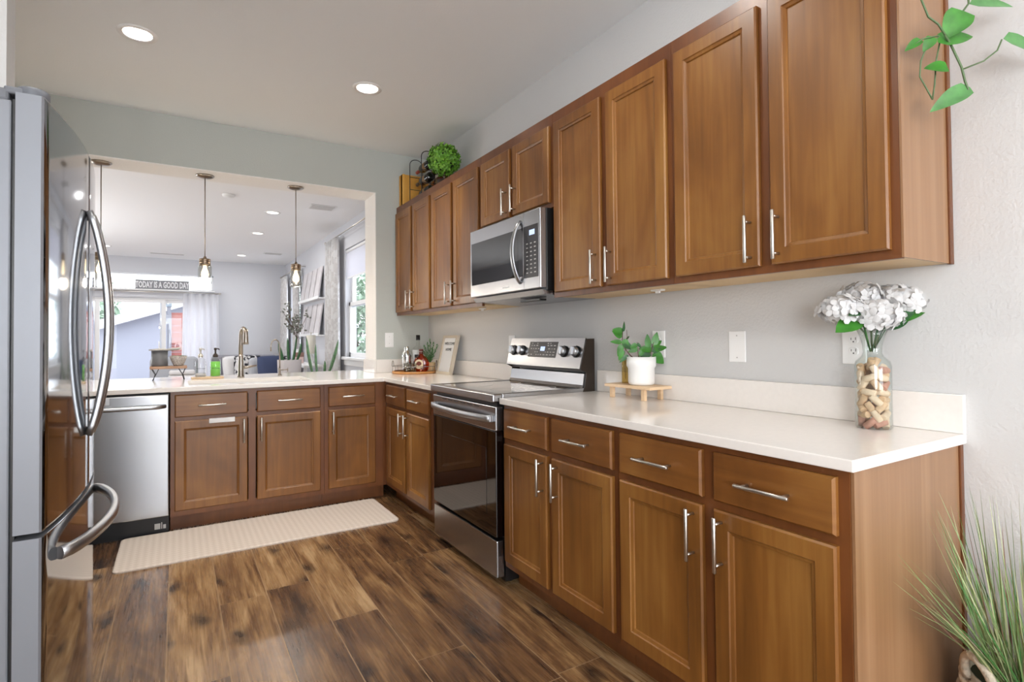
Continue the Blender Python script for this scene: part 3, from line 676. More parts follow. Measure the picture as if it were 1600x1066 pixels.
# ------------------------------------------------------------------ refrigerator
FY0, FY1 = 1.65, 2.56; FC = (FY0+FY1)/2
t = thing('refrigerator', 'tall stainless French-door refrigerator at the left edge of the kitchen', 'refrigerator', (-2.65, FC, 0))
b = B(); box(b, (-3.05, FY0+.012, .03), (-2.294, FY1-.012, 1.765), .004); obj('case', b, M['steel_side'], t)
b = B(); box(b, (-2.95, FY0+.03, 0), (-2.34, FY1-.03, .03)); obj('base_grille', b, M['black'], t)
def bow(y):                      # gently bowed front
    s_ = (y-FC)/((FY1-FY0)/2); return -2.2005-.0345*s_*s_
def bowed(b, y0, y1, z0, z1, back=-2.285, n=12, top_cut=None):
    prof = [(back, y0), (bow(y0)-.004, y0)]
    for i in range(n+1):
        y = y0+.004+(y1-y0-.008)*i/n; prof.append((bow(y), y))
    prof += [(bow(y1)-.004, y1), (back, y1)]
    rr = []
    zs = [z0, z0+.004, z0+.012, z1-.012, z1-.004, z1]
    for z in zs: rr.append([(x, y, z) for x, y in prof])
    fs = ring_loft(b, rr, 0)
    for f in fs:
        c = f.calc_center_median()
        if len(f.verts) == 4:
            on = sum(1 for v in f.verts if abs(v.co.x-bow(v.co.y)) < .0005)
            if on == 4: f.smooth = True
            else: f.material_index = 1
        else: f.material_index = 1
def fr_handle(parent, y, z0, z1):
    b = B(); n = 24; pts = []
    for i in range(n+1):
        s_ = i/n; pts.append((bow(y)+.006+.047*math.sin(PI*s_)**.75, y, z0+(z1-z0)*s_))
    tube(b, pts, 1, prof=[(.010*max(-.8, min(.8, math.cos(a)))*1.2, .019*max(-.85, min(.85, math.sin(a)))) for a in [2*PI*k/14 for k in range(14)]], up=(1, 0, 0))
    obj('handle', b, M['steel_handle'], parent)
for y0, y1, hy in ((FY0, FC-.002, FC-.035), (FC+.002, FY1, FC+.035)):
    b = B(); bowed(b, y0, y1, .765, 1.781); d = obj('door', b, [M['steel_mirror'], M['steel_side']], t); fr_handle(d, hy, .925, 1.60)
b = B(); bowed(b, FY0, FY1, .06, .752, n=24); d = obj('freezer_drawer', b, [M['steel_mirror'], M['steel_side']], t)
b = B(); n = 28; pts = []
for i in range(n+1):
    s_ = i/n; y = FY0+.10+(FY1-FY0-.20)*s_; pts.append((bow(y)+.006+.060*math.sin(PI*s_)**.6, y, .68))
tube(b, pts, 1, prof=[(.018*max(-.85, min(.85, math.cos(a))), .012*math.sin(a)) for a in [2*PI*k/14 for k in range(14)]], up=(0, 0, 1)); obj('handle', b, M['steel_handle'], d)
for y in (FY0+.06, FY1-.06):
    b = B(); box(b, (-2.42, y-.04, 1.7655), (-2.30, y+.035, 1.795), .006); lathe(b, [(.03, 1.7815), (.032, 1.784), (.032, 1.802), (.028, 1.806)], (-2.262, y-.012, 0), 20); box(b, (-2.31, y-.04, 1.7825), (-2.262, y+.015, 1.80), .004)
    obj('hinge_cover', b, M['hinge'], t)
b = B(); box(b, (-2.2935, FY0+.02, .07), (-2.2855, FY1-.02, 1.77)); obj('gasket', b, M['black'], t)

# ------------------------------------------------------------------ counter items, right run
def outlet(name, label, y, z, wall='right', kind='duplex', x=0, w=.078, h=.128, cat='outlet'):
    if wall == 'right': P = lambda a, o, zz: Vector((-o, y+a, z+zz)); loc = (0, y, z)
    else: P = lambda a, o, zz: Vector((x+a, YB-o, z+zz)); loc = (x, YB, z)
    t = thing(name, label, cat, loc)
    b = B(); mbox(b, P, -w/2, w/2, .0005, .006, -h/2, h/2, bev=.003); obj('wall_plate', b, M['plastic_white'], t)
    if kind == 'duplex':
        for k in (-1, 1):
            b = B(); rr = []
            for o, s_ in ((.0055, 1), (.008, 1), (.0085, .94)): rr.append([P(s_*.017*max(-.85, min(.85, math.cos(a)*1.0)), o, k*.0195+s_*.0145*math.sin(a)) for a in [2*PI*i/20 for i in range(20)]])
            ring_loft(b, rr); f = obj('receptacle', b, M['plastic_white'], t)
            b = B(); mbox(b, P, -.008, -.0062, .0085, .0089, k*.0195-.001, k*.0195+.008); mbox(b, P, .0062, .008, .0085, .0089, k*.0195-.001, k*.0195+.0065)
            tube(b, [P(0, .0084, k*.0195-.007), P(0, .0089, k*.0195-.007)], .0024, 10); obj('slots', b, M['black'], f)
    elif kind == 'blank':
        for k in (-1, 1): b = B(); tube(b, [P(0, .0058, k*.045), P(0, .0068, k*.045)], .003, 10); obj('screw', b, M['legend'], t)
    else:
        b = B(); mbox(b, P, -.004, .004, .0058, .014, -.010, .008, bev=.001); obj('toggle', b, M['plastic_white'], t)
        for k in (-1, 1): b = B(); tube(b, [P(0, .0058, k*.03), P(0, .0068, k*.03)], .0028, 10); obj('screw', b, M['legend'], t)
    return t
outlet('wall_outlet', 'white duplex outlet on the right wall beside the vase of flowers', .972, 1.170, cat='outlet')
outlet('blank_wall_plate', 'plain white blank wall plate between the potted plant and the flower vase', 1.425, 1.162, kind='blank', cat='wall plate')
outlet('wall_outlet', 'white outlet on the right wall partly hidden behind the potted plant', 1.852, 1.170)
outlet('wall_outlet', 'white outlet on the right wall just left of the range console', 3.19, 1.160)
outlet('light_switch', 'white toggle light switch on the short grey wall beside the opening', 0, 1.197, 'back', 'toggle', -.373, cat='switch')
for y, lb in ((1.72, 'small white cable clip under the upper cabinet right of the microwave'), (3.35, 'small white cable clip under the upper cabinet left of the microwave')):
    b = B(); box(b, (-.16, y-.03, ZB-.004), (-.13, y+.03, ZB+.0038), .002); box(b, (-.15, y-.012, ZB-.014), (-.14, y+.012, ZB-.003), .002)
    tag(obj('cable_clip', b, M['plastic_white'], at=(-.145, y, ZB)), lb, 'clip')

# vase of corks with hydrangeas
VX, VY = -.105, .868; z0 = ZCT+.0006
t = thing('glass_vase', 'tall clear glass vase with flared neck, full of wine corks, on the white counter', 'vase', (VX, VY, z0))
b = B(); outp = [(.048, 0), (.050, .004), (.050, .195), (.046, .208), (.030, .224), (.0255, .236), (.027, .256), (.034, .285), (.043, .308)]
inn = [(.0415, .308), (.0325, .285), (.0255, .256), (.024, .236), (.0285, .222), (.044, .206), (.048, .194), (.048, .006), (.001, .006)]
lathe(b, [(.001, 0)]+outp+inn, (VX, VY, z0), 36, cap=False); obj('glass_body', b, M['vase'], t)
rnd = random.Random(11)
cb = []
for i in range(3):
    b = B(); lathe(b, [(.0095, -.021), (.0112, -.0195), (.0112, .0195), (.0095, .021)], (0, 0, 0), 14); o = obj('wine_cork', b, [M['cork'], M['cork_pale'], M['cork_red']][i]); cb.append(o)
    tag(o, 'pale tan wine cork inside the clear glass vase', 'cork', 'wine corks in the glass vase')
placed = []; ci = 0
for lay in range(8):
    zz = z0+.019+lay*.0232
    for k in range(6 if lay < 7 else 5):
        a = k*2*PI/6+lay*.55+rnd.uniform(-.15, .15)
        rr_ = rnd.uniform(.029, .0325)
        x, y = VX+rr_*math.cos(a), VY+rr_*math.sin(a)
        tilt = rnd.uniform(.1, 1.1)*rnd.choice((-1, 1))
        e = Matrix.Rotation(a, 4, 'Z') @ Matrix.Rotation(PI/2-tilt, 4, 'X')
        src = cb[rnd.choice((0, 0, 0, 0, 1, 1, 1, 1, 1, 2))]
        if ci < 3: src = cb[ci]; o = src
        else: o = src.copy(); COL.objects.link(o)
        o.rotation_euler = e.to_euler(); o.location = (x, y, zz+rnd.uniform(-.002, .002)); o.scale = (.95, .95, .92); ci += 1
for k in range(2):
    o = cb[0].copy(); COL.objects.link(o); o.location = (VX+(-.012, .012)[k], VY, z0+.20); o.rotation_euler = (.35, .4*(1 if k else -1), 0); o.scale = (.95, .95, .92)
RIGHT = Vector((.853, -.521, 0)); TOW = Vector((-.521, -.853, 0))
def floret(b, c, n, s):
    n = n.normalized(); u = n.orthogonal().normalized(); v = n.cross(u); ph = random.random()*2
    for k in range(4):
        a = k*PI/2+ph; d = u*math.cos(a)+v*math.sin(a); sd = n.cross(d)
        P = [c, c+d*s*.45+sd*s*.42+n*s*.12, c+d*s*.95+sd*s*.36+n*s*.10, c+d*s*1.12+n*s*.02, c+d*s*.95-sd*s*.36+n*s*.10, c+d*s*.45-sd*s*.42+n*s*.12]
        m_ = b.verts.new(c+d*s*.6+n*s*.2); q = [b.verts.new(p) for p in P]
        for i in range(6):
            f = b.faces.new((q[i], q[(i+1) % 6], m_)); f.smooth = True
t = thing('hydrangea_bouquet', 'bunch of white hydrangea heads with green leaves standing in the cork-filled vase', 'flowers', (VX, VY, z0+.238))
st = Vector((VX, VY, z0+.238))
def hydrangea(off, top, rad, nfl=64):
    """a head of four-petalled florets on a stem standing in the vase neck"""
    c = st+RIGHT*off[0]+TOW*off[1]; c.z = top
    b = B(); tube(b, [st+RIGHT*(off[0]*.06), st+RIGHT*(off[0]*.25)+Vector((0, 0, .06)), c], .0028, 6); obj('stem', b, M['stem_green'], t)
    b = B(); g = PI*(3-5**.5)
    for i in range(nfl):
        y = 1-1.7*(i+.5)/nfl; rr_ = (1-y*y)**.5; n = Vector((rr_*math.cos(g*i), rr_*math.sin(g*i), y))
        p = c+Vector((n.x*rad, n.y*rad, n.z*rad*.72))*random.uniform(.8, 1.1); floret(b, p, n+Vector((random.uniform(-.55, .55), random.uniform(-.55, .55), random.uniform(-.4, .4))), random.uniform(.018, .026))
    obj('flower_head', b, M['petal'], t, recalc=False)
hydrangea((-.092, .0), 1.283, .062); hydrangea((.086, -.01), 1.310, .066); hydrangea((-.012, .05), 1.262, .060); hydrangea((-.01, -.03), 1.318, .066)
for r_, f_, z_, d, L, W, mm in ((-.055, .04, 1.255, (-.95, .2, -.35), .10, .062, M['leaf']), (-.07, .05, 1.275, (-.6, .3, -.1), .05, .03, M['leaf_dark']), (.02, .03, 1.235, (.95, .1, .38), .13, .036, M['leaf']), (.02, .045, 1.236, (.8, .2, .55), .09, .04, M['leaf_dark']),
                            (.015, .03, 1.222, (.75, .3, .35), .07, .04, M['leaf_dark']), (-.01, .04, 1.225, (.2, .4, .1), .05, .04, M['leaf_dark']), (.0, .03, 1.225, (-.5, .3, .2), .06, .035, M['leaf_dark'])):
    base = st+RIGHT*r_+TOW*f_; base.z = z_; b = B(); leaf(b, base, RIGHT*d[0]+TOW*d[1]+Vector((0, 0, d[2])), Vector((0, 0, 1))+TOW*.9, L, W, curl=.12); tube(b, [st+RIGHT*(r_*.1), base], .0016, 5); obj('leaf', b, mm, t, recalc=False)

# planter stand with pot
def P3(off_r, off_t, base): return Vector((base[0], base[1], 0))+RIGHT*off_r+TOW*off_t
t = thing('planter_stand', 'small pale wooden stand with four stubby legs on the white counter', 'stand', (-.105, 1.90, ZCT))
b = B(); box(b, (-.178, 1.745, ZCT+.052), (-.036, 2.045, ZCT+.066), .002); obj('stand_top', b, M['pale_wood'], t)
for x in (-.165, -.06):
    for y in (1.79, 2.0): b = B(); box(b, (x, y, ZCT+.0004), (x+.016, y+.022, ZCT+.0525), .001); obj('leg', b, M['pale_wood'], t)
PX, PY, PZ = -.108, 1.865, ZCT+.0665
t = thing('potted_plant', 'bushy green houseplant in a stepped white pot on the wooden stand', 'plant', (PX, PY, PZ))
b = B(); lathe(b, [(.001, 0), (.050, 0), (.058, .006), (.061, .016), (.061, .078), (.068, .090), (.068, .132), (.064, .132), (.062, .112), (.001, .112)], (PX, PY, PZ), 36, cap=False); obj('pot', b, M['ceramic_white'], t)
b = B(); lathe(b, [(.001, .118), (.0625, .116)], (PX, PY, PZ), 24, cap=False); obj('soil', b, mat('potting_soil', (48, 36, 28), .95), t)
def sprig(bs, pts, lvs, r=.003, mstem=None):
    b = B(); tube(b, pts, [r*(1-.5*i/(len(pts)-1)) for i in range(len(pts))], 6); s_ = obj('stem', b, mstem or M['stem'], t)
    for base, d, n, L, W, mm in lvs:
        b = B(); leaf(b, base, d, n, L, W, curl=.15, heart=True); obj('leaf', b, mm, t, recalc=False)
def pl(r, z, f=0): return P3(r, f, (PX, PY))+Vector((0, 0, PZ+z))
def dv(r, z, f=0): return RIGHT*r+TOW*f+Vector((0, 0, z))
NT = TOW+Vector((0, 0, .35))
sprig(None, [pl(-.02, .11), pl(-.05, .138), pl(-.075, .17), pl(-.088, .21), pl(-.085, .25)], [
    (pl(-.088, .225), dv(-.7, .5), NT, .055, .036, M['leaf']), (pl(-.085, .245), dv(-.85, .35), NT, .05, .04, M['leaf']), (pl(-.085, .25), dv(.25, .9), NT+dv(1, 0), .05, .022, M['leaf_dark']),
    (pl(-.09, .20), dv(-.9, .1), NT, .055, .024, M['leaf']), (pl(-.088, .20), dv(.6, -.35), NT, .065, .036, M['leaf_dark']), (pl(-.09, .19), dv(-.3, -.9), NT, .06, .03, M['leaf']),
    (pl(-.085, .165), dv(-.35, -.9), NT, .055, .026, M['leaf']), (pl(-.06, .14), dv(-.75, -.6), NT, .055, .02, M['leaf_dark']), (pl(-.08, .215), dv(.2, -.6), NT, .05, .034, M['leaf'])])
sprig(None, [pl(-.01, .11), pl(-.014, .15), pl(-.018, .20)], [(pl(-.016, .17), dv(-.75, -.25), NT, .05, .026, M['leaf_pale']), (pl(-.012, .135), dv(.6, .7), NT, .07, .024, M['leaf']), (pl(-.018, .19), dv(-.6, -.3), NT, .04, .026, M['leaf']), (pl(-.018, .195), dv(.5, -.5), NT, .03, .016, M['leaf_dark'])], .0022)
sprig(None, [pl(.015, .11), pl(.04, .14), pl(.055, .175), pl(.06, .20)], [
    (pl(.035, .175), dv(-.1, 1), NT+dv(-.5, 0), .064, .030, M['leaf_pale']), (pl(.06, .185), dv(.3, 1), NT, .066, .034, M['leaf_pale']), (pl(.062, .165), dv(.95, .2), NT, .066, .030, M['leaf']),
    (pl(.05, .165), dv(-.8, .1), NT, .06, .036, M['leaf']), (pl(.045, .15), dv(-.8, -.3), NT, .05, .036, M['leaf_dark']), (pl(.055, .145), dv(.75, -.6), NT, .072, .058, M['leaf']), (pl(.05, .155), dv(.6, .4), NT, .055, .04, M['leaf_dark']), (pl(.058, .18), dv(.8, .55), NT, .05, .03, M['leaf'])])
sprig(None, [pl(.0, .11), pl(.01, .125)], [(pl(-.02, .118), dv(1, .15), Vector((0, 0, 1))+TOW*.7, .06, .034, M['leaf']), (pl(.02, .116), dv(.9, .1), Vector((0, 0, 1))+TOW*.7, .05, .026, M['leaf_dark'])], .002)
jx, jy = -.095, 1.985
t = thing('cutting_jar', 'slim amber-bottomed glass jar with a plant cutting, behind the white pot on the stand', 'jar', (jx, jy, PZ))
b = B(); lathe(b, [(.001, 0), (.018, 0), (.018, .10), (.013, .112), (.013, .125), (.0115, .125), (.0115, .11), (.0165, .098), (.0165, .003), (.001, .003)], (jx, jy, PZ), 20, cap=False); obj('glass_body', b, glass('amber_jar_glass', (248, 240, 212), 1), t)
b = B(); tube(b, [(jx, jy, PZ+.02), (jx-.004, jy, PZ+.14), (jx+.006, jy-.01, PZ+.22), (jx, jy-.012, PZ+.26)], .0012, 5); obj('stem', b, M['stem'], t)
for z_, s_ in ((.17, 1), (.19, -1), (.21, 1)):
    b = B(); leaf(b, (jx+.002, jy-.004, PZ+z_), dv(s_*.6, .7), NT, .028, .009); obj('leaf', b, M['leaf_dark'], t, recalc=False)

# corner tray set
TX, TY = -.235, 4.40
t = thing('serving_tray', 'round amber wood serving tray with wire rail and loop handles in the counter corner', 'tray', (TX, TY, ZCT))
b = B(); lathe(b, [(.001, .0006), (.185, .0006), (.19, .006), (.19, .020), (.182, .020), (.180, .012), (.001, .012)], (TX, TY, ZCT), 48, cap=False); obj('base', b, M['tray_wood'], t)
b = B(); tube(b, [(TX+.187*math.cos(a), TY+.187*math.sin(a), ZCT+.062) for a in [2*PI*i/48 for i in range(49)]], .0025, 6)
for i in range(10):
    a = 2*PI*i/10+.2; tube(b, [(TX+.187*math.cos(a), TY+.187*math.sin(a), ZCT+.014), (TX+.187*math.cos(a), TY+.187*math.sin(a), ZCT+.062)], .002, 6)
obj('wire_rail', b, M['nickel_warm'], t)
for sg in (-1, 1):
    c = Vector((TX, TY, ZCT))+RIGHT*(.187*sg); b = B()
    tube(b, [c+TOW*(.035*math.cos(PI*i/12))+Vector((0, 0, .062+.045*math.sin(PI*i/12))) for i in range(13)], .0028, 6); obj('handle', b, M['nickel_warm'], t)
def tp(r, f): return Vector((TX, TY, 0))+RIGHT*r+TOW*f
tz = ZCT+.0126
def at3(p): return (p.x, p.y, tz)
p = tp(-.065, .02); t = thing('cocktail_shaker', 'polished steel cocktail shaker on the corner tray', 'shaker', at3(p))
b = B(); lathe(b, [(.001, 0), (.034, 0), (.036, .01), (.040, .12), (.041, .135)], at3(p), 24, cap=False); obj('cup', b, M['chrome'], t)
b = B(); lathe(b, [(.0415, .130), (.0415, .140), (.036, .165), (.024, .178), (.024, .182), (.001, .182)], at3(p), 24, cap=False); obj('strainer_lid', b, M['chrome'], t)
b = B(); lathe(b, [(.0205, .1825), (.0215, .205), (.018, .214), (.001, .216)], at3(p), 20, cap=False); obj('cap', b, M['chrome'], t)
p = tp(.02, -.055); t = thing('liquor_bottle', 'tall clear square-shouldered liquor bottle with black cap, at the back of the tray', 'bottle', at3(p))
b = B(); lathe(b, [(.001, 0), (.045, 0), (.047, .008), (.047, .185), (.040, .205), (.017, .222), (.015, .27), (.001, .27)], at3(p), 24, cap=False); obj('glass_body', b, M['jar'], t)
b = B(); lathe(b, [(.018, .268), (.018, .312), (.001, .313)], at3(p), 20, cap=False); obj('cap', b, M['black'], t)
q = p+TOW*.0475
def label_band(b, p, r, z0_, z1_, half, n=10, mi=0):
    a0 = math.atan2(TOW.y, TOW.x)
    inn = [[(p.x+r*math.cos(a0-half+2*half*i/n), p.y+r*math.sin(a0-half+2*half*i/n), z) for i in range(n+1)] for z in (tz+z0_, tz+z1_)]
    for f in ring_loft(b, inn, mi, close=False, cap0=False, cap1=False): f.smooth = True
b = B(); label_band(b, p, .0476, .02, .185, 1.25); lb_ = obj('paper_label', b, mat('grey_paper_label', (206, 208, 206), .6), t)
b = B(); label_band(b, p, .0479, .118, .145, -.5); label_band(b, p, .0479, .06, .085, .8); label_band(b, p, .0479, .105, .115, .15); obj('label_print', b, M['black'], lb_)
p = tp(.062, .045); t = thing('whiskey_bottle', 'flat round amber whiskey bottle with a cream label and dark red seal', 'bottle', at3(p))
b = B()
def oval(b, c, prof, ex, mi=0):      # profile (half width, height), flattened front to back
    rr = []
    for r, h in prof:
        rr.append([c+RIGHT*(r*math.cos(a))+TOW*(min(r, ex)*math.sin(a))+Vector((0, 0, h)) for a in [2*PI*i/24 for i in range(24)]])
    ring_loft(b, rr, mi, smooth=True)
C3 = Vector(at3(p))
oval(b, C3, [(.040, 0), (.056, .012), (.067, .05), (.065, .088), (.047, .120), (.020, .138), (.016, .15)], .027); obj('glass_body', b, glass('amber_whiskey_glass', (232, 140, 76), 1.4), t)
b = B(); oval(b, C3, [(.0155, .15), (.018, .152), (.018, .168), (.0155, .169)], .018); oval(b, C3, [(.0175, .174), (.0185, .176), (.0185, .192), (.001, .193)], .0185); oval(b, C3, [(.0155, .1685), (.0155, .1745)], .0155, 1); obj('stopper', b, [mat('dark_red_stopper', (84, 34, 26), .4), M['nickel']], t)
b = B(); cc = C3+RIGHT*-.014+TOW*.0278+Vector((0, 0, .066)); ring_loft(b, [[cc+RIGHT*(.036*math.cos(a))+Vector((0, 0, .04*math.sin(a)))+TOW*o_ for a in [2*PI*i/28 for i in range(28)]] for o_ in (0, .0008)]); lb_ = obj('paper_label', b, mat('cream_label', (228, 206, 170), .6), t)
b = B(); ring_loft(b, [[cc+RIGHT*(.021*math.cos(a))+Vector((0, 0, .005+.018*math.sin(a)))+TOW*o_ for a in [2*PI*i/24 for i in range(24)]] for o_ in (.0008, .0014)]); obj('label_seal', b, mat('label_dark_red', (112, 50, 32), .6), lb_)
for i, (r, f, lb) in enumerate(((-.045, .105, 'short clear tumbler at the left front of the tray, below the shaker'), (.005, .115, 'short clear tumbler at the middle front of the tray'), (-.012, .055, 'short clear tumbler between the shaker and the whiskey bottle'))):
    p = tp(r, f)
    if i == 0:
        g0 = thing('tumbler', lb, 'glass', at3(p), 'short tumblers on the tray'); b = B(); lathe(b, [(.001, 0), (.026, 0), (.031, .075), (.0295, .075), (.025, .008), (.001, .008)], at3(p), 20, cap=False); obj('glass_body', b, M['pendant_jar'], g0)
    else: dup(g0, at3(p), lb)
p = tp(-.115, .075)
for i in range(3):
    b = B(); lathe(b, [(.001, .0002+i*.0062), (.042, .0002+i*.0062), (.042, .006+i*.0062), (.001, .006+i*.0062)], at3(p), 28, cap=False)
    tag(obj('coaster', b, [M['toe'], M['tray_wood'], M['toe']][i], at=(p.x, p.y, tz+i*.0062)), 'round wooden drink coaster, %s of the stack at the left of the tray' % ('bottom', 'middle', 'top')[i], 'coaster', 'coasters on the tray')
p = tp(.128, -.03); t = thing('tabletop_plant', 'small spiky green plant in a woven pot at the right of the tray', 'plant', at3(p))
b = B(); lathe(b, [(.001, 0), (.034, 0), (.042, .02), (.044, .075), (.040, .078), (.038, .066), (.001, .066)], at3(p), 24, cap=False); obj('pot', b, mat('woven_pot', (206, 180, 138), .8, bump=(90, .6, .004)), t)
rnd = random.Random(2); b = B()
for k, (dr, df, hh) in enumerate(((0, 0, .205), (-.3, .1, .16), (.38, 0, .17), (-.15, -.2, .18), (.2, .3, .13), (-.5, .2, .12), (.15, -.15, .18))):
    bs = Vector(at3(p))+Vector((0, 0, .066)); d = (RIGHT*dr+TOW*df+Vector((0, 0, 1))).normalized()
    tube(b, [bs, bs+d*hh*.6, bs+d*hh+RIGHT*dr*.03], .002, 5)
    for i in range(26):
        s_ = .12+.88*i/26; a = i*2.4; n = d.orthogonal().normalized(); m2 = d.cross(n); o_ = (n*math.cos(a)+m2*math.sin(a))
        leaf(b, bs+d*hh*s_, d*.8+o_*.8, o_*-1+d, .036*(1-.35*s_), .007, curl=-.1)
obj('foliage', b, M['leaf_pale'], t, recalc=False)
# leaning sign
t = thing('welcome_sign', 'white board sign in a pale frame leaning on the right wall, dark words on top', 'sign', (-.09, 4.09, ZCT))
def tilt(o, a, h):    # frame plane: leans back toward +x
    ang = math.radians(13); return Vector((-.104-o*math.cos(ang)+h*math.sin(ang), a, ZCT+.0008+h*math.cos(ang)-o*math.sin(ang)*0+.0))
fy0, fy1, H_ = 3.955, 4.225, .325
def tbox(b, a0, a1, h0, h1, o0, o1, mi=0):
    ring_loft(b, [[tilt(o, a0, h0), tilt(o, a1, h0), tilt(o, a1, h1), tilt(o, a0, h1)] for o in (o0, o1)], mi)
b = B(); fw = .022
tbox(b, fy0, fy1, 0, fw, -.012, .016); tbox(b, fy0, fy1, H_-fw, H_, -.012, .016); tbox(b, fy0, fy0+fw, fw, H_-fw, -.012, .016); tbox(b, fy1-fw, fy1, fw, H_-fw, -.012, .016); obj('frame', b, mat('pale_grey_frame', (196, 184, 166), .6), t)
b = B(); tbox(b, fy0+fw, fy1-fw, fw, H_-fw, -.012, .004); obj('board', b, mat('letter_board_white', (232, 232, 232), .6), t)
ang = math.radians(13); zd = Vector((math.sin(ang), 0, math.cos(ang)))
for s_, h in (('WELCOME', .245), ('HOME', .195)):
    text_mesh('lettering', s_, .034, M['black'], t, tilt(.0052, (fy0+fy1)/2, h), (0, -1, 0), zd, .001, xs=1.15)

# ------------------------------------------------------------------ items on the pass-through counter
YC = 4.84
t = thing('kitchen_faucet', 'tall brushed nickel pull-down faucet behind the sink', 'faucet', (-1.53, YC, ZCT))
fx = -1.532
b = B(); lathe(b, [(.001, .0004), (.027, .0004), (.027, .008), (.023, .02), (.0205, .09), (.0185, .16), (.0165, .18)], (fx, YC, ZCT), 24); obj('body', b, M['nickel_warm'], t)
b = B(); dq = Vector((.22, -.97, 0)).normalized(); c0 = Vector((fx, YC, ZCT)); pts = [c0+Vector((0, 0, .17)), c0+Vector((0, 0, .27))]
for i in range(1, 13):
    a = PI*i/13; pts.append(c0+Vector((0, 0, .318))+dq*(.058*(1-math.cos(a)))+Vector((0, 0, .07*math.sin(a))))
tube(b, pts, [.0165]*2+[.0155]*12, 14); obj('spout', b, M['nickel_warm'], t)
e = pts[-1]; b = B(); lathe(b, [(.001, .045), (.015, .045), (.017, .02), (.021, -.055), (.0215, -.075), (.001, -.076)], e, 20); obj('spray_head', b, M['nickel_warm'], t)
b = B(); tube(b, [c0+Vector((.012, 0, .075)), c0+Vector((.04, 0, .076)), c0+Vector((.115, -.01, .088))], [.013, .012, .006], 12); obj('lever', b, M['nickel_warm'], t)
t = thing('filter_faucet', 'slim bronze filtered-water tap with a cross handle, right of the tall faucet', 'faucet', (-1.245, YC, ZCT))
c0 = Vector((-1.243, YC, ZCT)); b = B(); lathe(b, [(.001, .0004), (.017, .0004), (.017, .006), (.010, .012), (.010, .06), (.001, .062)], c0, 16); obj('body', b, M['nickel_warm'], t)
b = B(); tube(b, [c0+Vector((0, 0, .055)), c0+Vector((0, 0, .24))]+[c0+Vector((-.035*(1-math.cos(PI*i/10)), -.01*(1-math.cos(PI*i/10)), .24+.055*math.sin(PI*i/10))) for i in range(1, 11)]+[c0+Vector((-.07, -.02, .20))], .0052, 10); obj('spout', b, M['nickel_warm'], t)
b = B(); tube(b, [c0+Vector((.008, -.01, .045)), c0+Vector((.06, -.015, .047))], .005, 10); tube(b, [c0+Vector((.06, -.015, .030)), c0+Vector((.06, -.015, .064))], .004, 8); obj('lever', b, M['nickel_warm'], t)
# soap bottles on a board
t = tag(obj('soap_board', (lambda b: (box(b, (-1.875, YC-.055, ZCT+.0005), (-1.655, YC+.055, ZCT+.012), .003), b)[1])(B()), M['pale_wood'], at=(-1.765, YC, ZCT)), 'slim pale wood board under the two soap bottles beside the sink', 'board')
for x, lb, gm, txt in ((-1.812, 'clear glass soap dispenser bottle on the slim board, left of the green one', None, 'hand soap'), (-1.711, 'glass soap dispenser filled with bright green soap on the slim board', 1, 'dish soap')):
    z_ = ZCT+.0126; t = thing('soap_dispenser', lb, 'soap dispenser', (x, YC, z_), 'soap dispensers on the board')
    b = B(); lathe(b, [(.001, 0), (.034, 0), (.037, .004), (.037, .118), (.032, .134), (.016, .146), (.014, .158), (.001, .158)], (x, YC, z_), 24, cap=False); obj('bottle', b, M['jar'], t)
    b = B(); lathe(b, [(.001, .004), (.0345, .004), (.0345, .116 if gm else .03), (.001, .117 if gm else .031)], (x, YC, z_), 24, cap=False); obj('liquid', b, mat('green_soap', (128, 214, 92), .15) if gm else mat('clear_soap', (206, 208, 214), .15), t)
    b = B(); lathe(b, [(.019, .150), (.019, .168), (.012, .172), (.012, .178), (.001, .179)], (x, YC, z_), 18, cap=False); tube(b, [(x, YC, z_+.175), (x, YC, z_+.205)], .006, 10); lathe(b, [(.006, .203), (.010, .209), (.010, .222), (.001, .223)], (x, YC, z_), 14, cap=False); tube(b, [(x, YC, z_+.216), (x+.02, YC-.03, z_+.215), (x+.024, YC-.036, z_+.208)], .0042, 8)
    obj('pump', b, M['nickel'] if not gm else M['brown_dark'], t)
    text_mesh('lettering', txt, .014, M['black'], t, (x, YC-.0378, z_+.062), (1, 0, 0), (0, 0, 1), .0006)
# riser with pot and bowl
RX, RYY, RZ = -2.02, 4.83, ZCT
t = thing('wooden_riser', 'narrow wood-topped riser on wire hairpin legs at the left of the counter', 'riser', (RX, RYY, RZ))
b = B(); box(b, (RX-.118, RYY-.075, RZ+.085), (RX+.118, RYY+.075, RZ+.104), .003); obj('top', b, wood('riser_wood', ((142, 108, 84), (166, 130, 104), (186, 152, 126)), (3, 30, 30), rough=.6, coat=0), t)
for sx in (-1, 1):
    for sy in (-1, 1):
        c = Vector((RX+sx*.085, RYY+sy*.052, RZ)); b = B(); tube(b, [c+Vector((-.022, 0, .0855)), c+Vector((-.014*0, 0, .045)), c+Vector((sx*.012, sy*.004, .0024)), c+Vector((sx*.016, sy*.004, .0024)), c+Vector((.006, 0, .045)), c+Vector((.022, 0, .0855))], .0022, 6); obj('leg', b, M['black_matte'], t)
rz = RZ+.1046
c = (RX-.058, RYY+.016, rz); t = thing('lidded_canister', 'dark grey canister with a pale spoon rest lid on the wooden riser', 'canister', c)
b = B(); lathe(b, [(.001, 0), (.050, 0), (.053, .004), (.053, .115), (.050, .115), (.050, .006), (.001, .006)], c, 28, cap=False); obj('body', b, M['ceramic_grey'], t)
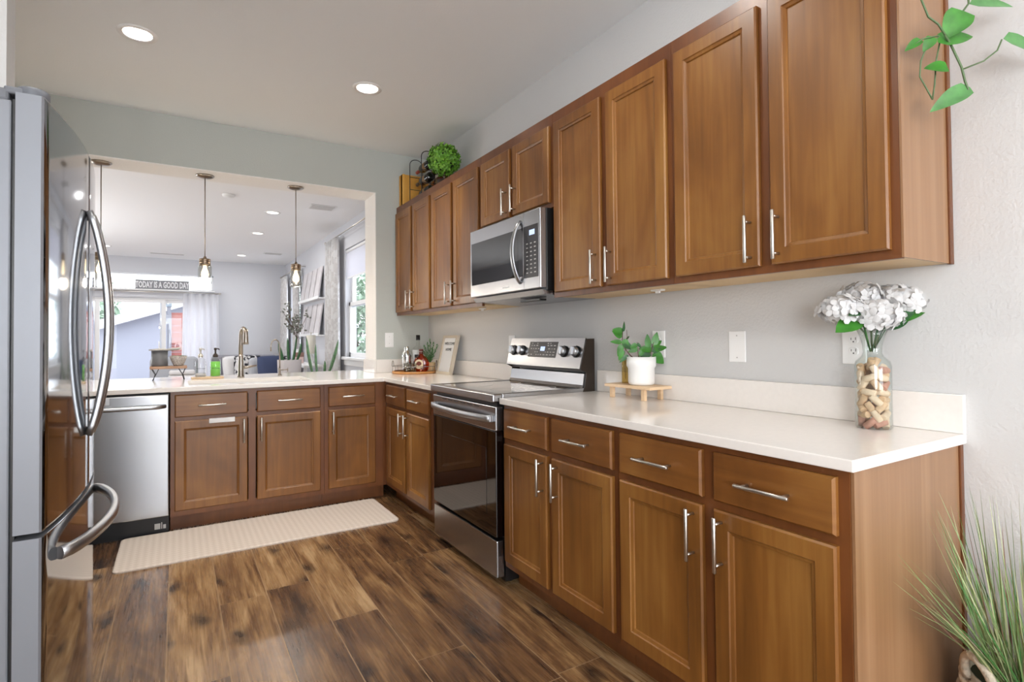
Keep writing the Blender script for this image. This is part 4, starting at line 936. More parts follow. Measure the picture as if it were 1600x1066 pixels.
b = B(); lathe(b, [(.001, .1155), (.066, .1165), (.070, .124), (.020, .131), (.001, .132)], c, 28, cap=False); tube(b, [Vector(c)+Vector((.05, -.01, .122)), Vector(c)+Vector((.12, -.02, .128)), Vector(c)+Vector((.135, -.022, .134))], [.008, .01, .006], 8); obj('lid', b, mat('pale_stone_lid', (186, 184, 182), .5), t)
c = (RX+.062, RYY-.02, rz); t = thing('speckled_bowl', 'grey speckled bowl of greens on the wooden riser, before the canister', 'bowl', c)
b = B(); lathe(b, [(.001, 0), (.030, 0), (.034, .006), (.050, .045), (.058, .074), (.055, .074), (.047, .046), (.030, .010), (.001, .009)], c, 32, cap=False); obj('shell', b, mat('speckled_stoneware', (172, 166, 162), .6, var=(120, .4)), t)
rnd = random.Random(8); b = B()
for i in range(40):
    a = rnd.uniform(0, 2*PI); r = .036*rnd.random()**.5; leaf(b, Vector(c)+Vector((r*math.cos(a), r*math.sin(a), .070)), (math.cos(a), math.sin(a), rnd.uniform(.1, .8)), (0, 0, 1), .022, .014)
o = obj('bowl_greens', b, M['leaf_pale'], at=c, recalc=False); tag(o, 'loose green sprigs filling the speckled bowl', 'greens', kind='stuff')

# pendants
for x, lb in ((-1.785, 'clear glass jar pendant light hanging in the middle of the opening'), (-1.122, 'clear glass jar pendant light nearest the upper cabinets'), (-2.43, 'clear glass jar pendant light at the left, behind the refrigerator handle')):
    z = 2.4879; y = 4.80; t = thing('pendant_light', lb, 'pendant light', (x, y, 1.64), 'jar pendants in the opening')
    b = B(); lathe(b, [(.001, 2.460), (.03, 2.461), (.052, 2.468), (.064, 2.476), (.064, z-.0066), (.001, z-.0066)], (x, y, 0), 32, cap=False); obj('canopy', b, M['nickel_warm'], t)
    b = B(); tube(b, [(x, y, 1.842), (x, y, 2.462)], .0036, 8); obj('rod', b, M['nickel_warm'], t)
    b = B(); lathe(b, [(.008, 1.855), (.012, 1.842), (.036, 1.836), (.040, 1.832), (.040, 1.824), (.038, 1.822), (.040, 1.818), (.040, 1.802), (.038, 1.800), (.040, 1.797), (.040, 1.785), (.001, 1.784)], (x, y, 0), 28, cap=False); obj('cap', b, M['bronze_cap'], t)
    b = B(); lathe(b, [(.041, 1.795), (.047, 1.775), (.048, 1.66), (.044, 1.645), (.043, 1.645), (.0465, 1.662), (.0455, 1.774), (.040, 1.79)], (x, y, 0), 28, cap=False); obj('glass_jar', b, M['pendant_jar'], t)
    b = B(); lathe(b, [(.012, 1.785), (.013, 1.765), (.024, 1.735), (.027, 1.715), (.022, 1.695), (.001, 1.684)], (x, y, 0), 18, cap=False); obj('bulb', b, M['bulb'], t)
    l = bpy.data.lights.new('pendant_bulb', 'POINT'); l.energy = 5; l.color = (1, .86, .68); l.shadow_soft_size = .03; o = bpy.data.objects.new('pendant_bulb', l); o.location = (x, y, 1.62); COL.objects.link(o)

# runner mat
b = B(); cx, cy, hx, hy, rr_ = -1.478, 3.77, .775, .285, .04
def rrect(z, k=0):
    pts = []
    for sx, sy, a0 in ((1, 1, 0), (-1, 1, PI/2), (-1, -1, PI), (1, -1, 1.5*PI)):
        for i in range(7): a = a0+PI/2*i/6; pts.append((cx+sx*(hx-rr_)+(rr_-k)*math.cos(a), cy+sy*(hy-rr_)+(rr_-k)*math.sin(a), z))
    return pts
ring_loft(b, [rrect(.0005), rrect(.008), rrect(.0125, .006)]); tag(obj('runner_mat', b, M['mat'], at=(cx, cy, 0)), 'long beige cushioned kitchen mat on the plank floor before the sink', 'mat')

# ------------------------------------------------------------------ on top of the upper cabinets
zt = ZT+.0006
c = (-.17, 3.92, zt); t = thing('topiary_ball', 'round bright green boxwood ball in a small pot on top of the cabinets', 'plant', c)
b = B(); lathe(b, [(.001, 0), (.040, 0), (.055, .085), (.050, .085), (.046, .07), (.001, .07)], c, 20, cap=False); obj('pot', b, mat('dark_pot', (58, 44, 42), .6), t)
b = B(); tube(b, [(c[0], c[1], zt+.06), (c[0], c[1], zt+.17)], .009, 8); obj('stem', b, M['stem'], t)
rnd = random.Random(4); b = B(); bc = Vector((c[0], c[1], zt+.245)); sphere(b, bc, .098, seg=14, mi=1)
for i in range(620):
    n = Vector((rnd.gauss(0, 1), rnd.gauss(0, 1), rnd.gauss(0, 1))).normalized(); p = bc+n*rnd.uniform(.085, .125); u = n.orthogonal().normalized(); v = n.cross(u)
    for k in range(3):
        a = rnd.uniform(0, 2*PI); leaf(b, p, n*.6+u*math.cos(a)+v*math.sin(a), n, .028, .015, mi=0 if rnd.random() < .75 else 2, curl=.1)
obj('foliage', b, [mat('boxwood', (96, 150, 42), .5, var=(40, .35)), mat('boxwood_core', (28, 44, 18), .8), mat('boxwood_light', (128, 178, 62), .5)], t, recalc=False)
# wire wine rack, crate and bottles
t = thing('wine_crate', 'yellow wooden wine crate panel standing behind the bottles above the corner cabinet', 'crate', (-.17, 4.60, zt))
b = B(); box(b, (-.278, 4.56, zt), (-.03, 4.60, zt+.285), .003); box(b, (-.278, 4.55, zt), (-.255, 4.64, zt+.285), .003); obj('crate_panel', b, M['crate'], t)
t = thing('wine_rack', 'black wire wine rack with looped top above the corner cabinet', 'wine rack', (-.16, 4.28, zt))
b = B()
for y in (4.16, 4.42):
    for k in range(2):
        x0_ = -.262+k*.116
        tube(b, [(x0_, y, zt+.004), (x0_, y, zt+.33)]+[(x0_+.058-.058*math.cos(PI*i/10), y, zt+.33+.05*math.sin(PI*i/10)) for i in range(1, 11)]+[(x0_+.116, y, zt+.004)], .0035, 6)
    for zz in (.012, .118, .224): tube(b, [(-.265, y, zt+zz), (-.025, y, zt+zz)], .003, 6)
for zz in (.012,):
    for x in (-.262, -.030): tube(b, [(x, 4.16, zt+zz), (x, 4.42, zt+zz)], .003, 6)
obj('wire_frame', b, M['black_matte'], t)
wb_ = []; 
def wine(x, z, y0, label, cap, gl):
    t = thing('wine_bottle', label, 'wine bottle', (x, y0, z), 'wine bottles in the rack above the corner cabinet')
    b = B(); lathe(b, [(.001, 0), (.034, .001), (.036, .006), (.036, .165), (.030, .195), (.0145, .225), (.0135, .245)], (x, y0, z), 20, axis='y'); obj('glass_body', b, gl, t)
    b = B(); lathe(b, [(.0145, .232), (.0148, .298), (.013, .302), (.001, .302)], (x, y0, z), 16, axis='y', cap=False); obj('capsule', b, cap, t)
    b = B(); lathe(b, [(.0364, .06), (.0364, .115)], (x, y0, z), 20, axis='y', cap=False); obj('paper_label', b, mat('wine_label', (126, 98, 62), .6), t)
dk = mat('dark_wine_glass', (18, 18, 16), .08, spec=.6); red = mat('red_capsule', (140, 30, 24), .35); blk = mat('black_capsule', (24, 20, 22), .35); amb = mat('amber_wine_glass', (120, 54, 22), .1, spec=.6)
for x, z, lb, cp, gl in ((-.205, .052, 'dark wine bottle lying in the bottom row of the rack, nearest the room', red, dk), (-.088, .052, 'wine bottle lying in the bottom row of the rack, nearest the wall', blk, dk),
                         (-.205, .158, 'dark wine bottle lying in the middle row of the rack, nearest the room', blk, dk), (-.088, .158, 'amber wine bottle lying in the middle row of the rack, nearest the wall', red, amb),
                         (-.205, .264, 'wine bottle with red capsule lying in the top row of the rack, nearest the room', red, dk), (-.088, .264, 'wine bottle lying in the top row of the rack, nearest the wall', blk, dk)):
    wine(x, zt+z, 4.10+.0*z, lb, cp, gl)

# trailing vine at the near end of the upper cabinets
t = thing('trailing_vine', 'trailing heart-leaved vine hanging from the top of the nearest upper cabinet', 'vine', (-.2, .80, zt))
b = B(); lathe(b, [(.001, 0), (.05, 0), (.065, .11), (.06, .11), (.055, .09), (.001, .09)], (-.2, .80, zt), 24, cap=False); obj('pot', b, M['ceramic_white'], t)
def vine(pts, r=.0028, m=None): b = B(); tube(b, pts, r, 7); obj('stem', b, m or M['stem_green'], t)
vine([(-.2, .79, zt+.09), (-.22, .72, zt+.11), (-.27, .655, zt+.02), (-.30, .645, 2.20), (-.302, .641, 2.083), (-.292, .63, 2.035), (-.262, .62, 2.02), (-.25, .61, 1.99)], .0026)
vine([(-.25, .61, 1.99), (-.235, .60, 1.955), (-.225, .585, 1.90), (-.205, .585, 1.868), (-.20, .58, 1.845), (-.215, .60, 1.83), (-.235, .62, 1.835)])
vine([(-.2, .80, zt+.09), (-.18, .70, zt+.10), (-.165, .60, zt-.02), (-.165, .59, 2.2), (-.17, .585, 2.085), (-.205, .59, 2.05)], .0026)
vine([(-.222, .585, 1.895), (-.19, .55, 1.91), (-.165, .53, 1.935), (-.15, .525, 1.965)], .002)
vine([(-.255, .62, 1.99), (-.275, .64, 1.97), (-.285, .652, 1.93), (-.285, .655, 1.89), (-.262, .645, 1.85), (-.252, .64, 1.83)], .002)
vine([(-.25, .62, 1.985), (-.252, .63, 1.93), (-.25, .635, 1.87), (-.252, .64, 1.83)], .002)
vine([(-.26, .62, 1.99), (-.29, .645, 1.985), (-.305, .66, 1.97)], .0018)
VN = TOW+Vector((0, 0, .5))
for base, d, L, W, mm in (((-.205, .585, 2.055), dv(-.55, -.8), .085, .07, M['leaf']), ((-.262, .622, 1.972), dv(.95, .25), .105, .056, M['leaf']), ((-.165, .585, 2.085), dv(1, .05), .13, .045, M['leaf_pale']),
                          ((-.15, .522, 1.966), dv(.95, -.3), .125, .06, M['leaf_pale']), ((-.195, .578, 1.852), dv(-.9, -.5), .115, .05, M['leaf_pale']), ((-.235, .61, 1.905), dv(-.95, .1), .06, .045, M['leaf']), ((-.29, .648, 1.985), dv(-.85, -.55), .05, .026, M['leaf']), ((-.268, .63, 1.99), dv(-.5, -.75), .045, .03, M['leaf'])):
    b = B(); leaf(b, base, d, VN, L, W, curl=.12, heart=True, fold=.25); obj('leaf', b, mm, t, recalc=False)

# grass in a basket
GX, GY = -.165, .50
t = thing('grass_plant', 'tall spiky ornamental grass in a braided basket on the floor by the cabinet end', 'plant', (GX, GY, 0))
bk = mat('rope_basket', (186, 174, 156), .9, var=(60, .25), bump=(70, .8, .006))
b = B(); lathe(b, [(.001, .0005), (.10, .0005), (.115, .02), (.125, .16), (.118, .34), (.112, .34), (.118, .16), (.108, .03), (.001, .03)], (GX, GY, 0), 32, cap=False); obj('basket', b, bk, t)
b = B()
for i in range(10):
    zz = .03+i*.032; rr2 = .121+.010*math.sin(PI*min(1, zz/.36))
    tube(b, [(GX+(rr2+.004*math.sin(a*14+i*PI))*math.cos(a), GY+(rr2+.004*math.sin(a*14+i*PI))*math.sin(a), zz+.005*math.cos(a*14+i*PI)) for a in [2*PI*k/96 for k in range(97)]], .010, 6)
obj('rope_braid', b, bk, t)
for sg in (-1, 1):
    c = Vector((GX, GY, .33))+RIGHT*(.115*sg); b = B(); tube(b, [c+TOW*(.045*math.cos(PI*i/14))+RIGHT*(sg*.02*math.sin(PI*i/14))+Vector((0, 0, .075*math.sin(PI*i/14))) for i in range(15)], .011, 7); obj('handle', b, bk, t)
b = B(); lathe(b, [(.001, .325), (.112, .325)], (GX, GY, 0), 24, cap=False); obj('moss', b, mat('dark_moss', (44, 48, 30), .95), t)
rnd = random.Random(21); b = B()
for i in range(460):
    a = rnd.uniform(0, 2*PI); r = .085*rnd.random()**.5; bs = Vector((GX+r*math.cos(a), GY+r*math.sin(a), .325))
    lean = rnd.uniform(.05, .95); a2 = a+rnd.uniform(-.6, .6); L = rnd.uniform(.26, .50)
    d = Vector((math.cos(a2)*lean, math.sin(a2)*lean, 1)).normalized()
    side = d.cross(Vector((rnd.uniform(-1, 1), rnd.uniform(-1, 1), .2))).normalized(); droop = rnd.uniform(.0, .14)*lean*2; w_ = rnd.uniform(.0011, .0024)
    mi = rnd.choice((0, 0, 0, 1, 1, 2, 3)); prev = None
    pts = [bs+d*L*s_+Vector((math.cos(a2), math.sin(a2), -.7))*(droop*L*s_*s_) for s_ in (0, .25, .5, .75, 1)]
    if any(p.x > -.006 or p.y > .672 for p in pts): continue
    for k, p in enumerate(pts):
        ww = w_*(1, 1, .85, .55, .08)[k]; cur = (b.verts.new(p-side*ww), b.verts.new(p+side*ww))
        if prev: f = b.faces.new((prev[0], prev[1], cur[1], cur[0])); f.material_index = mi; f.smooth = True
        prev = cur
g4 = [mat('grass_blade', (124, 150, 96), .5), mat('grass_blade_pale', (178, 184, 138), .55), mat('grass_blade_brown', (138, 102, 84), .6), mat('grass_blade_deep', (72, 128, 66), .5)]
obj('grass_blades', b, g4, t, recalc=False)['kind'] = 'stuff'

# ------------------------------------------------------------------ living room beyond the opening
t = thing('word_sign', 'long grey sign reading TODAY IS A GOOD DAY on the ledge above the sliding door', 'sign', (-2.2, 12.29, 2.19))
b = B(); box(b, (-2.635, 12.28, 2.1905), (-1.77, 12.30, 2.362), .002); obj('board', b, mat('grey_sign_board', (134, 134, 138), .7, var=(14, .12)), t)
text_mesh('lettering', 'TODAY IS A GOOD DAY', .158, mat('sign_letters', (226, 226, 228), .6), t, (-2.2025, 12.2795, 2.222), (1, 0, 0), (0, 0, 1), .001, xs=.49, bold=.006)
def drape(name, label, p0, p1, z0, z1, m, folds, amp, flare=1.0, group=None, nrm=None):
    p0, p1 = Vector((p0[0], p0[1], 0)), Vector((p1[0], p1[1], 0)); d = p1-p0; L = d.length; d.normalize(); n = Vector((d.y, -d.x, 0)); mid = (p0+p1)/2
    b = B(); NU, NZ = folds*8, 8; rows = []
    for side in (0, 1):
        for j in range(NZ+1):
            s_ = j/NZ; z = z1+(z0-z1)*s_; row = []
            for i in range(NU+1):
                u = i/NU; w_ = L*(1+(flare-1)*s_); a = amp*(.7+.3*s_)*math.sin(u*folds*2*PI+.6*math.sin(u*9))
                row.append(b.verts.new(mid+d*((u-.5)*w_)+n*(a+side*.003)+Vector((0, 0, z))))
            rows.append(row)
    for k in (0, NZ+1):
        for j in range(NZ):
            for i in range(NU):
                f = b.faces.new((rows[k+j][i], rows[k+j][i+1], rows[k+j+1][i+1], rows[k+j+1][i])); f.smooth = True
    for j in range(NZ):
        for i in (0, NU): b.faces.new((rows[j][i], rows[j+1][i], rows[NZ+2+j][i], rows[NZ+1+j][i]))
    for i in range(NU):
        for j in (0, NZ): b.faces.new((rows[j][i], rows[j][i+1], rows[NZ+1+j][i+1], rows[NZ+1+j][i]))
    return tag(obj(name, b, m, at=(mid.x, mid.y, z0)), label, 'curtain', group)
def rod(label, p0, p1, z, off, wallpts):
    t = thing('curtain_rod', label, 'curtain rod', ((p0[0]+p1[0])/2, (p0[1]+p1[1])/2, z)); b = B(); tube(b, [(p0[0], p0[1], z), (p1[0], p1[1], z)], .010, 10); obj('pole', b, M['nickel'], t)
    for q in (p0, p1): b = B(); sphere(b, (q[0], q[1], z), .022, seg=12); obj('finial', b, M['nickel'], t)
    for q, wq in wallpts: b = B(); tube(b, [(q[0], q[1], z), (wq[0], wq[1], z)], .007, 8); obj('bracket', b, M['nickel'], t)
rod('metal curtain rod over the sliding door, under the grey word sign', (-3.4, 12.235), (-1.24, 12.235), 2.135, 0, [((-1.29, 12.235), (-1.29, 12.3995))])
drape('curtain', 'plain white gathered curtain at the right side of the sliding door', (-1.87, 12.235), (-1.27, 12.235), .03, 2.122, M['curtain'], 5, .05, 1.12)
rod('curtain rod above the nearer living room window', (-.10, 6.0), (-.10, 8.25), 2.62, 0, [((-.10, 8.15), (-.0005, 8.15))])
drape('curtain', 'pale patterned curtain between the nearer living room window and the wall ledges', (-.10, 7.56), (-.10, 8.18), .25, 2.61, M['curtain_pat'], 5, .045, 1.05, 'patterned curtains')
rod('curtain rod above the farther living room window', (-.10, 10.2), (-.10, 12.3), 2.52, 0, [((-.10, 10.25), (-.0005, 10.25))])
drape('curtain', 'patterned curtain on the near side of the farther living room window', (-.10, 10.42), (-.10, 10.80), .25, 2.49, M['curtain_pat'], 4, .04, 1.05, 'patterned curtains')
drape('curtain', 'patterned curtain in the far corner, beyond the farther living room window', (-.10, 11.62), (-.10, 12.22), .25, 2.49, M['curtain_pat'], 5, .04, 1.05, 'patterned curtains')
t = thing('roller_shade', 'pale roller shade pulled partway down in the nearer living room window', 'shade', (.025, 6.9, 2.03))
b = B(); tube(b, [(.024, 6.31, 2.41), (.024, 7.52, 2.41)], .022, 12); obj('roller', b, M['white_trim'], t)
b = B(); box(b, (.022, 6.315, 2.05), (.0235, 7.515, 2.40)); obj('cloth', b, M['shade'], t)
b = B(); box(b, (.016, 6.315, 2.03), (.03, 7.515, 2.052), .003); obj('hem_bar', b, M['white_trim'], t)
for k, (z, nm) in enumerate(((1.845, 'upper'), (1.265, 'lower'))):
    b = B(); y0, y1 = (8.72, 10.33); box(b, (-.115, y0, z), (-.0005, y1, z+.02), .002); box(b, (-.115, y0, z+.02), (-.105, y1, z+.045), .002)
    tag(obj('picture_ledge', b, M['white_trim'], at=(-.06, 9.5, z)), 'white %s picture ledge on the living room wall between the two windows' % nm, 'shelf')
    for j in range(4):
        ya = 8.80+j*.375; zz = z+.0205; b = B(); H_ = .50
        rr = []
        for o in (0, .018): rr.append([(-.082-o, ya, zz), (-.082-o, ya+.31, zz), (-.006-o, ya+.31, zz+H_), (-.006-o, ya, zz+H_)])
        ring_loft(b, rr); w_ = ('nearest', 'second', 'third', 'farthest')[j]
        o = obj('picture_board', b, mat('whitewashed_board', (206, 202, 204), .7, var=(5, .12)), at=(-.09, ya+.15, zz)); tag(o, '%s whitewashed board leaning on the %s picture ledge' % (w_, nm), 'picture', 'boards on the picture ledges')
# console with lamp, vase and candle
t = thing('console_table', 'low white console table along the living room wall under the picture ledges', 'table', (-.22, 9.2, 0))
b = B(); box(b, (-.40, 8.3, .80), (-.13, 10.0, .835), .004); obj('tabletop', b, M['white_trim'], t)
for x in (-.39, -.18):
    for y in (8.32, 9.94): b = B(); box(b, (x, y, .0005-.003), (x+.04, y+.04, .7998)); obj('leg', b, M['white_trim'], t)
c = (-.25, 8.55, .8355); t = thing('table_lamp', 'slim table lamp with a tall cream shade on the console', 'lamp', c)
b = B(); lathe(b, [(.001, 0), (.06, 0), (.06, .015), (.03, .03), (.045, .08), (.03, .13), (.012, .15), (.012, .24), (.001, .24)], c, 20, cap=False); obj('base', b, M['ceramic_white'], t)
b = B(); lathe(b, [(.072, .16), (.066, .44), (.063, .44), (.069, .16)], c, 28, cap=False); obj('lamp_shade', b, M['lampshade'], t)
b = B(); tube(b, [(c[0], c[1], c[2]+.23), (c[0], c[1], c[2]+.47)], .006, 8); sphere(b, (c[0], c[1], c[2]+.475), .012, seg=10); obj('finial', b, M['nickel'], t)
c = (-.27, 9.55, .8355); t = thing('branch_vase', 'tall narrow vase of grey leafy branches on the console, before the far window', 'vase', c)
b = B(); lathe(b, [(.001, 0), (.05, 0), (.055, .02), (.035, .16), (.025, .22), (.022, .22), (.032, .16), (.05, .02), (.001, .01)], c, 20, cap=False); obj('vase_body', b, M['ceramic_white'], t)
rnd = random.Random(9); b = B(); b2 = B(); C3 = Vector(c)
for k in range(8):
    d = RIGHT*rnd.uniform(-.55, .35)+TOW*rnd.uniform(-.2, .3)+Vector((0, 0, 1)); d.normalize(); L = rnd.uniform(.38, .62)
    p0 = C3+Vector((0, 0, .18)); pts = [p0, p0+Vector((0, 0, .2)), p0+Vector((0, 0, .2))+d*L*.5, p0+Vector((0, 0, .15))+d*L]; tube(b, pts, .004, 5)
    for i in range(15):
        s_ = rnd.uniform(.35, 1.05); p = p0+Vector((0, 0, .17))+d*L*s_+Vector((rnd.uniform(-.05, .05), rnd.uniform(-.05, .05), rnd.uniform(-.04, .04))); leaf(b2, p, (rnd.uniform(-1, 1), rnd.uniform(-1, 1), rnd.uniform(-.2, 1)), (rnd.uniform(-1, 1), -1, .3), .055, .03)
obj('branches', b, M['stem'], t); obj('foliage', b2, mat('grey_leaf', (116, 118, 108), .6), t, recalc=False)
c = (-.30, 9.22, .8355); t = thing('candle_box', 'small brown and pink box on the console beside the branch vase', 'box', c)
b = B(); box(b, (c[0]-.06, c[1]-.06, c[2]), (c[0]+.06, c[1]+.06, c[2]+.10), .004); obj('box_body', b, mat('pink_box', (214, 188, 182), .6), t); b = B(); box(b, (c[0]-.065, c[1]-.065, c[2]+.1005), (c[0]+.065, c[1]+.065, c[2]+.17), .004); obj('lid', b, mat('brown_box', (142, 110, 100), .6), t)
# plants on the floor
def snake(name, label, x, y, ztop, r, lvs, m, pm, rim=None):
    t = thing(name, label, 'plant', (x, y, -.0025)); zb_ = -.0025
    b = B(); lathe(b, [(.001, zb_), (r*.7, zb_), (r*.85, ztop*.3), (r, ztop), (r*.92, ztop), (r*.9, ztop-.05), (.001, ztop-.05)], (x, y, 0), 28, cap=False); obj('pot', b, pm, t)
    for (dr, df, h, ln, wd) in lvs:
        b = B(); bs = Vector((x, y, ztop-.05))+RIGHT*dr*.3+TOW*df*.3; d = RIGHT*dr*ln*1.3+TOW*df+Vector((0, 0, 1)); d.normalize()
        s1 = d.cross(TOW).normalized(); ring = []
        for i in range(9):
            s_ = i/8; w_ = wd*(.45+.55*math.sin(PI*min(1, s_*1.1))**.7 if s_ < .9 else .45*(1-s_)*6)*.5; p = bs+d*h*s_+RIGHT*(.04*math.sin(s_*3)*dr)
            ring.append([p-s1*w_, p+TOW*.006, p+s1*w_, p-TOW*.003])
        ring_loft(b, ring, smooth=True); obj('leaf', b, m, t)
    return t
snk = mat('snake_leaf', (86, 122, 80), .45, var=(26, .4))
snake('snake_plant', 'snake plant with tall striped upright leaves, right of the navy pillow', -.41, 7.15, .80, .13, [(-.32, .05, .50, .35, .04), (.30, .05, .48, .8, .042), (-.2, -.1, .40, .3, .034), (.18, .2, .2, .6, .034)], snk, mat('black_pot', (40, 36, 36), .5))
snake('spiky_plant', 'dark spiky plant in a wide pale grey planter behind the snake plant', -.62, 8.15, .93, .16, [(-.3, 0, .32, .5, .04), (.3, 0, .30, .7, .04), (0, .1, .36, .2, .04), (-.15, .2, .26, .9, .035), (.2, .2, .24, 1, .035), (.1, -.2, .4, .3, .03)], M['leaf_dark'], mat('pale_planter', (178, 170, 168), .8))
# seating
def cushion(b, c, sx, sy, sz, rot=None, mi=0):
    n = 10; M4 = Matrix.Translation(c) @ (rot.to_matrix().to_4x4() if rot else Matrix.Identity(4)); rows = []
    for sg in (1, -1):
        g = []
        for i in range(n+1):
            r = []
            for j in range(n+1):
                u, v = i/n*2-1, j/n*2-1; h = ((1-u**4)*(1-v**4))**.5; pin = 1-.06*(u*u*v*v)
                r.append(b.verts.new(M4 @ Vector((u*sx/2*pin, sg*h*sy/2, v*sz/2*pin))))
            g.append(r)
        for i in range(n):
            for j in range(n): f = b.faces.new((g[i][j], g[i+1][j], g[i+1][j+1], g[i][j+1])); f.smooth = True; f.material_index = mi
    bmesh.ops.remove_doubles(b, verts=b.verts, dist=1e-4)
t = thing('sofa', 'low grey upholstered sofa facing the kitchen, with scatter pillows on it', 'sofa', (-.82, 10.7, -.0025))
x0, x1 = -1.45, -.45
b = B(); box(b, (x0, 10.15, .08), (x1+.05, 11.05, .34), .03); obj('frame', b, M['sofa'], t)
b = B(); box(b, (x0, 10.78, .345), (x1+.05, 11.06, .95), .07, seg=4); obj('backrest', b, M['sofa'], t)
for k in range(2): b = B(); box(b, (x0+.01+k*.52, 10.13, .345), (x0+.52+k*.52, 10.775, .50), .05, seg=3); obj('seat_cushion', b, M['sofa'], t)
for x in (x0+.05, x1-.02):
    for y in (10.2, 10.95): b = B(); lathe(b, [(.02, -.002), (.025, .079)], (x, y, 0), 10); obj('leg', b, M['toe'], t)
for (x, y, z, s_, rz, rx, m, lb) in ((-1.10, 10.55, .735, .42, .25, .28, 'pillow_white', 'plain white sofa pillow at the left, just behind the tall faucet'), (-.92, 10.38, .74, .44, .1, .3, 'pillow_pat', 'black and white patterned sofa pillow, left one of the pair'),
                              (-.50, 10.24, .735, .42, -.2, .32, 'pillow_pat', 'black and white patterned sofa pillow, right one of the pair, nearer the navy pillow')):
    b = B(); cushion(b, (x, y, z), s_, .16, s_, Euler((-rx, 0, rz))); tag(obj('pillow', b, M[m], at=(x, y, z-s_/2)), lb, 'pillow', 'sofa pillows')
t = thing('armchair', 'grey armchair beside the sofa, mostly hidden, holding the navy pillow', 'armchair', (-.62, 9.3, -.0025))
b = B(); box(b, (-1.0, 8.95, .08), (-.5, 9.6, .55), .06, seg=3); obj('seat', b, M['chair_grey'], t)
b = B(); box(b, (-1.0, 9.4, .5505), (-.5, 9.6, .93), .06, seg=3); obj('backrest', b, M['chair_grey'], t)
for x in (-.95, -.6):
    for y in (9.0, 9.5): b = B(); lathe(b, [(.02, -.002), (.025, .079)], (x, y, 0), 10); obj('leg', b, M['toe'], t)
b = B(); cushion(b, (-.72, 9.16, .765), .40, .17, .42, Euler((-.3, 0, .15))); tag(obj('pillow', b, M['pillow_navy'], at=(-.72, 9.16, .56)), 'solid navy blue pillow on the armchair, right of the patterned pillows', 'pillow', 'sofa pillows')
t = thing('lounge_chair', 'pale grey lounge chair with a white folded throw, by the sliding door', 'armchair', (-2.0, 10.6, -.0025))
b = B(); box(b, (-2.35, 10.2, .06), (-1.66, 10.85, .50), .06, seg=3); obj('seat', b, M['chair_grey'], t)
b = B(); box(b, (-2.35, 10.65, .5005), (-1.66, 10.87, .94), .07, seg=3); obj('backrest', b, M['chair_grey'], t)
for x in (-2.30, -1.72):
    for y in (10.26, 10.8): b = B(); lathe(b, [(.02, -.002), (.025, .059)], (x, y, 0), 10); obj('leg', b, M['toe'], t)
for k in range(3): b = B(); box(b, (-2.1+k*.01, 10.30, .505+k*.075), (-1.69-k*.01, 10.645, .575+k*.075), .03, seg=3); tag(obj('folded_throw', b, M['pillow_white'], at=(-1.9, 10.47, .505+k*.075)), 'white folded throw blanket on the lounge chair, %s of the stack' % ('bottom', 'middle', 'top')[k], 'blanket', 'folded throws')
# ceiling vents and detector
def vent(label, x, y, sx, sy):
    t = thing('ceiling_vent', label, 'vent', (x, y, ZL)); b = B(); box(b, (x-sx/2, y-sy/2, ZL-.008), (x+sx/2, y+sy/2, ZL-.0006), .003); obj('frame', b, M['white_trim'], t)
    b = B(); n = 7
    for i in range(n): yy = y-sy/2+.02+(sy-.04)*i/n; box(b, (x-sx/2+.02, yy, ZL-.0095), (x+sx/2-.02, yy+(sy-.04)/n*.45, ZL-.0081))
    obj('louvers', b, M['legend'], t)
vent('white ceiling vent near the far grey wall above the sliding door', -2.12, 11.7, .55, .16)
vent('white ceiling vent near the far right corner of the living room', -.46, 10.8, .32, .22)
vent('white ceiling vent nearest the opening, beside the right pendant rod', -.48, 6.75, .30, .26)
t = thing('smoke_detector', 'flat white smoke detector on the living room ceiling beside the middle pendant rod', 'smoke detector', (-1.49, 6.65, ZL)); b = B(); lathe(b, [(.001, ZL-.028), (.05, ZL-.028), (.062, ZL-.02), (.065, ZL-.0006)], (-1.49, 6.65, 0), 28, cap=False); obj('housing', b, M['plastic_white'], t)

# ------------------------------------------------------------------ outside
b = B(); box(b, (-30, 12.56, -.5), (30, 60, -.06)); box(b, (.16, -10, -.5), (30, 12.55, -.06)); o = obj('patio_ground', b, mat('pale_concrete', (178, 176, 176), .9, var=(2, .1))); o['kind'] = 'structure'
t = thing('neighbour_house', 'pale grey neighbouring house with a sloping white roof edge beyond the sliding door', 'house', (-4.5, 18.5, -.06))
sl = .34; zr = lambda x: 1.60+(x+3.5)*sl
b = B(); ring_loft(b, [[(-9, y, -.06), (-1.2, y, -.06), (-1.2, y, zr(-1.2)), (-5.2, y, zr(-5.2)), (-9, y, .5)] for y in (18, 24)]); obj('wall', b, mat('pale_siding', (152, 154, 166), .8), t)
b = B(); ring_loft(b, [[(-6.0, y, zr(-6.0)), (-1.0, y, zr(-1.0)), (-1.0, y, zr(-1.0)+.26), (-6.0, y, zr(-6.0)+.22)] for y in (17.6, 24.2)]); obj('roof', b, mat('pale_fascia', (214, 214, 218), .7), t)
t = thing('garden_fence', 'red board garden fence seen through the right pane of the sliding door', 'fence', (-1.2, 15, -.06))
b = B()
for k in range(12): box(b, (-2.08, 14.98, .02+k*.155), (-.2, 15.01, .165+k*.155))
obj('boards', b, mat('red_cedar', (150, 92, 84), .8, var=(4, .15)), t)
b = B(); box(b, (-2.17, 14.93, -.06), (-2.09, 15.01, 2.0)); obj('post', b, mat('grey_post', (120, 120, 128), .8), t)
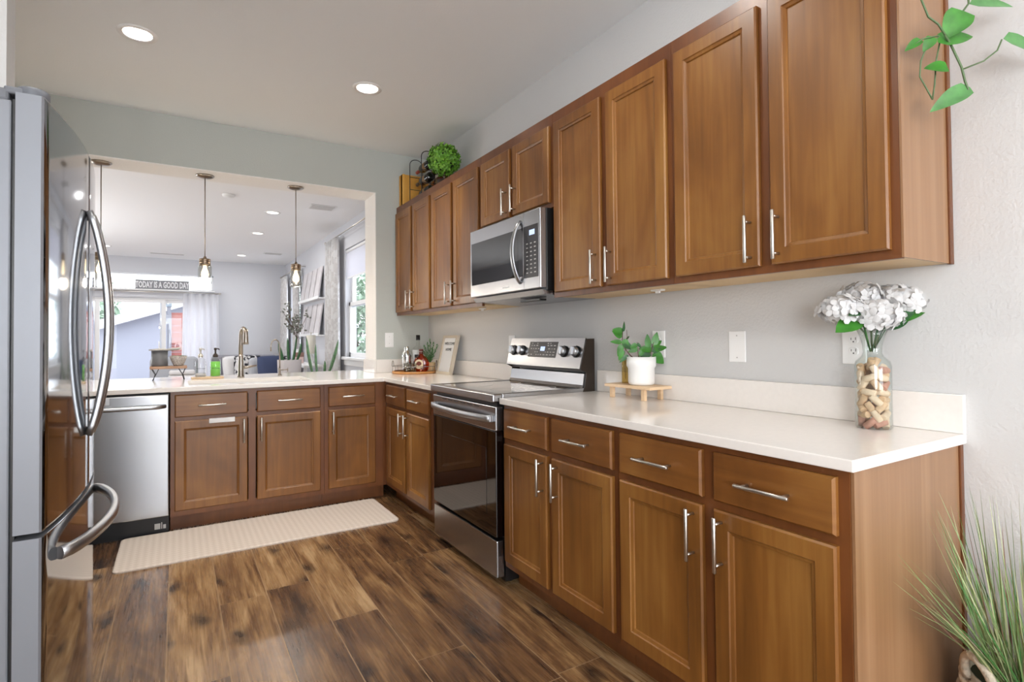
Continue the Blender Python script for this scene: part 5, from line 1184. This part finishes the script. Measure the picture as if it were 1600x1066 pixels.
t = thing('post_lantern', 'small lantern with a pointed cap on top of the fence post', 'lantern', (-2.13, 14.97, 2.0005))
b = B(); box(b, (-2.19, 14.91, 2.0005), (-2.07, 15.03, 2.12), .01); obj('lantern_body', b, mat('grey_lantern', (116, 126, 134), .5), t)
b = B(); lathe(b, [(.09, 2.1205), (.07, 2.15), (.03, 2.19), (.014, 2.21), (.014, 2.30), (.001, 2.31)], (-2.13, 14.97, 0), 4); obj('cap', b, mat('grey_lantern_cap', (140, 146, 152), .5), t)
def tree(name, label, x, y, z0_, h, r, n, m, seed, trunk=True, lf=.16):
    rnd = random.Random(seed); t = thing(name, label, 'tree', (x, y, -.06), 'trees outside')
    b = B(); tube(b, [(x, y, -.06), (x+.05, y, z0_), (x-.05, y, z0_+h*.5)], [.12, .09, .04], 8); obj('trunk', b, M['stem'], t)
    b = B(); cs = [Vector((x+rnd.uniform(-.6, .6)*r, y+rnd.uniform(-.6, .6)*r, z0_+h*rnd.uniform(.2, .85))) for _ in range(9)]
    for i in range(n):
        c = rnd.choice(cs); d = Vector((rnd.gauss(0, 1), rnd.gauss(0, 1), rnd.gauss(0, 1))).normalized(); p = c+d*(r*.6*rnd.random()**.4)
        leaf(b, p, (rnd.uniform(-1, 1), rnd.uniform(-1, 1), rnd.uniform(-1, .5)), (rnd.uniform(-1, 1), rnd.uniform(-1, 1), 1), lf*rnd.uniform(.7, 1.3), lf*.6)
    obj('foliage', b, m, t, recalc=False)
tl = mat('tree_leaf', (142, 164, 140), .6, var=(3, .3))
tree('garden_tree', 'leafy tree behind the neighbouring roof, in the upper left of the sliding door', -5.2, 27, 1.5, 1.5, 1.5, 1300, tl, 1, lf=.34)
tree('garden_tree', 'leafy tree outside the nearer living room window', 2.0, 14.2, .5, 2.8, 1.2, 1700, tl, 2)
tree('garden_tree', 'leafy tree outside the farther living room window', 1.5, 20.5, .5, 3.0, 1.3, 1300, tl, 3)
tree('garden_tree', 'taller leafy tree farther off outside the nearer living room window', 3.0, 18.0, 1.2, 3.4, 1.6, 1300, tl, 4)
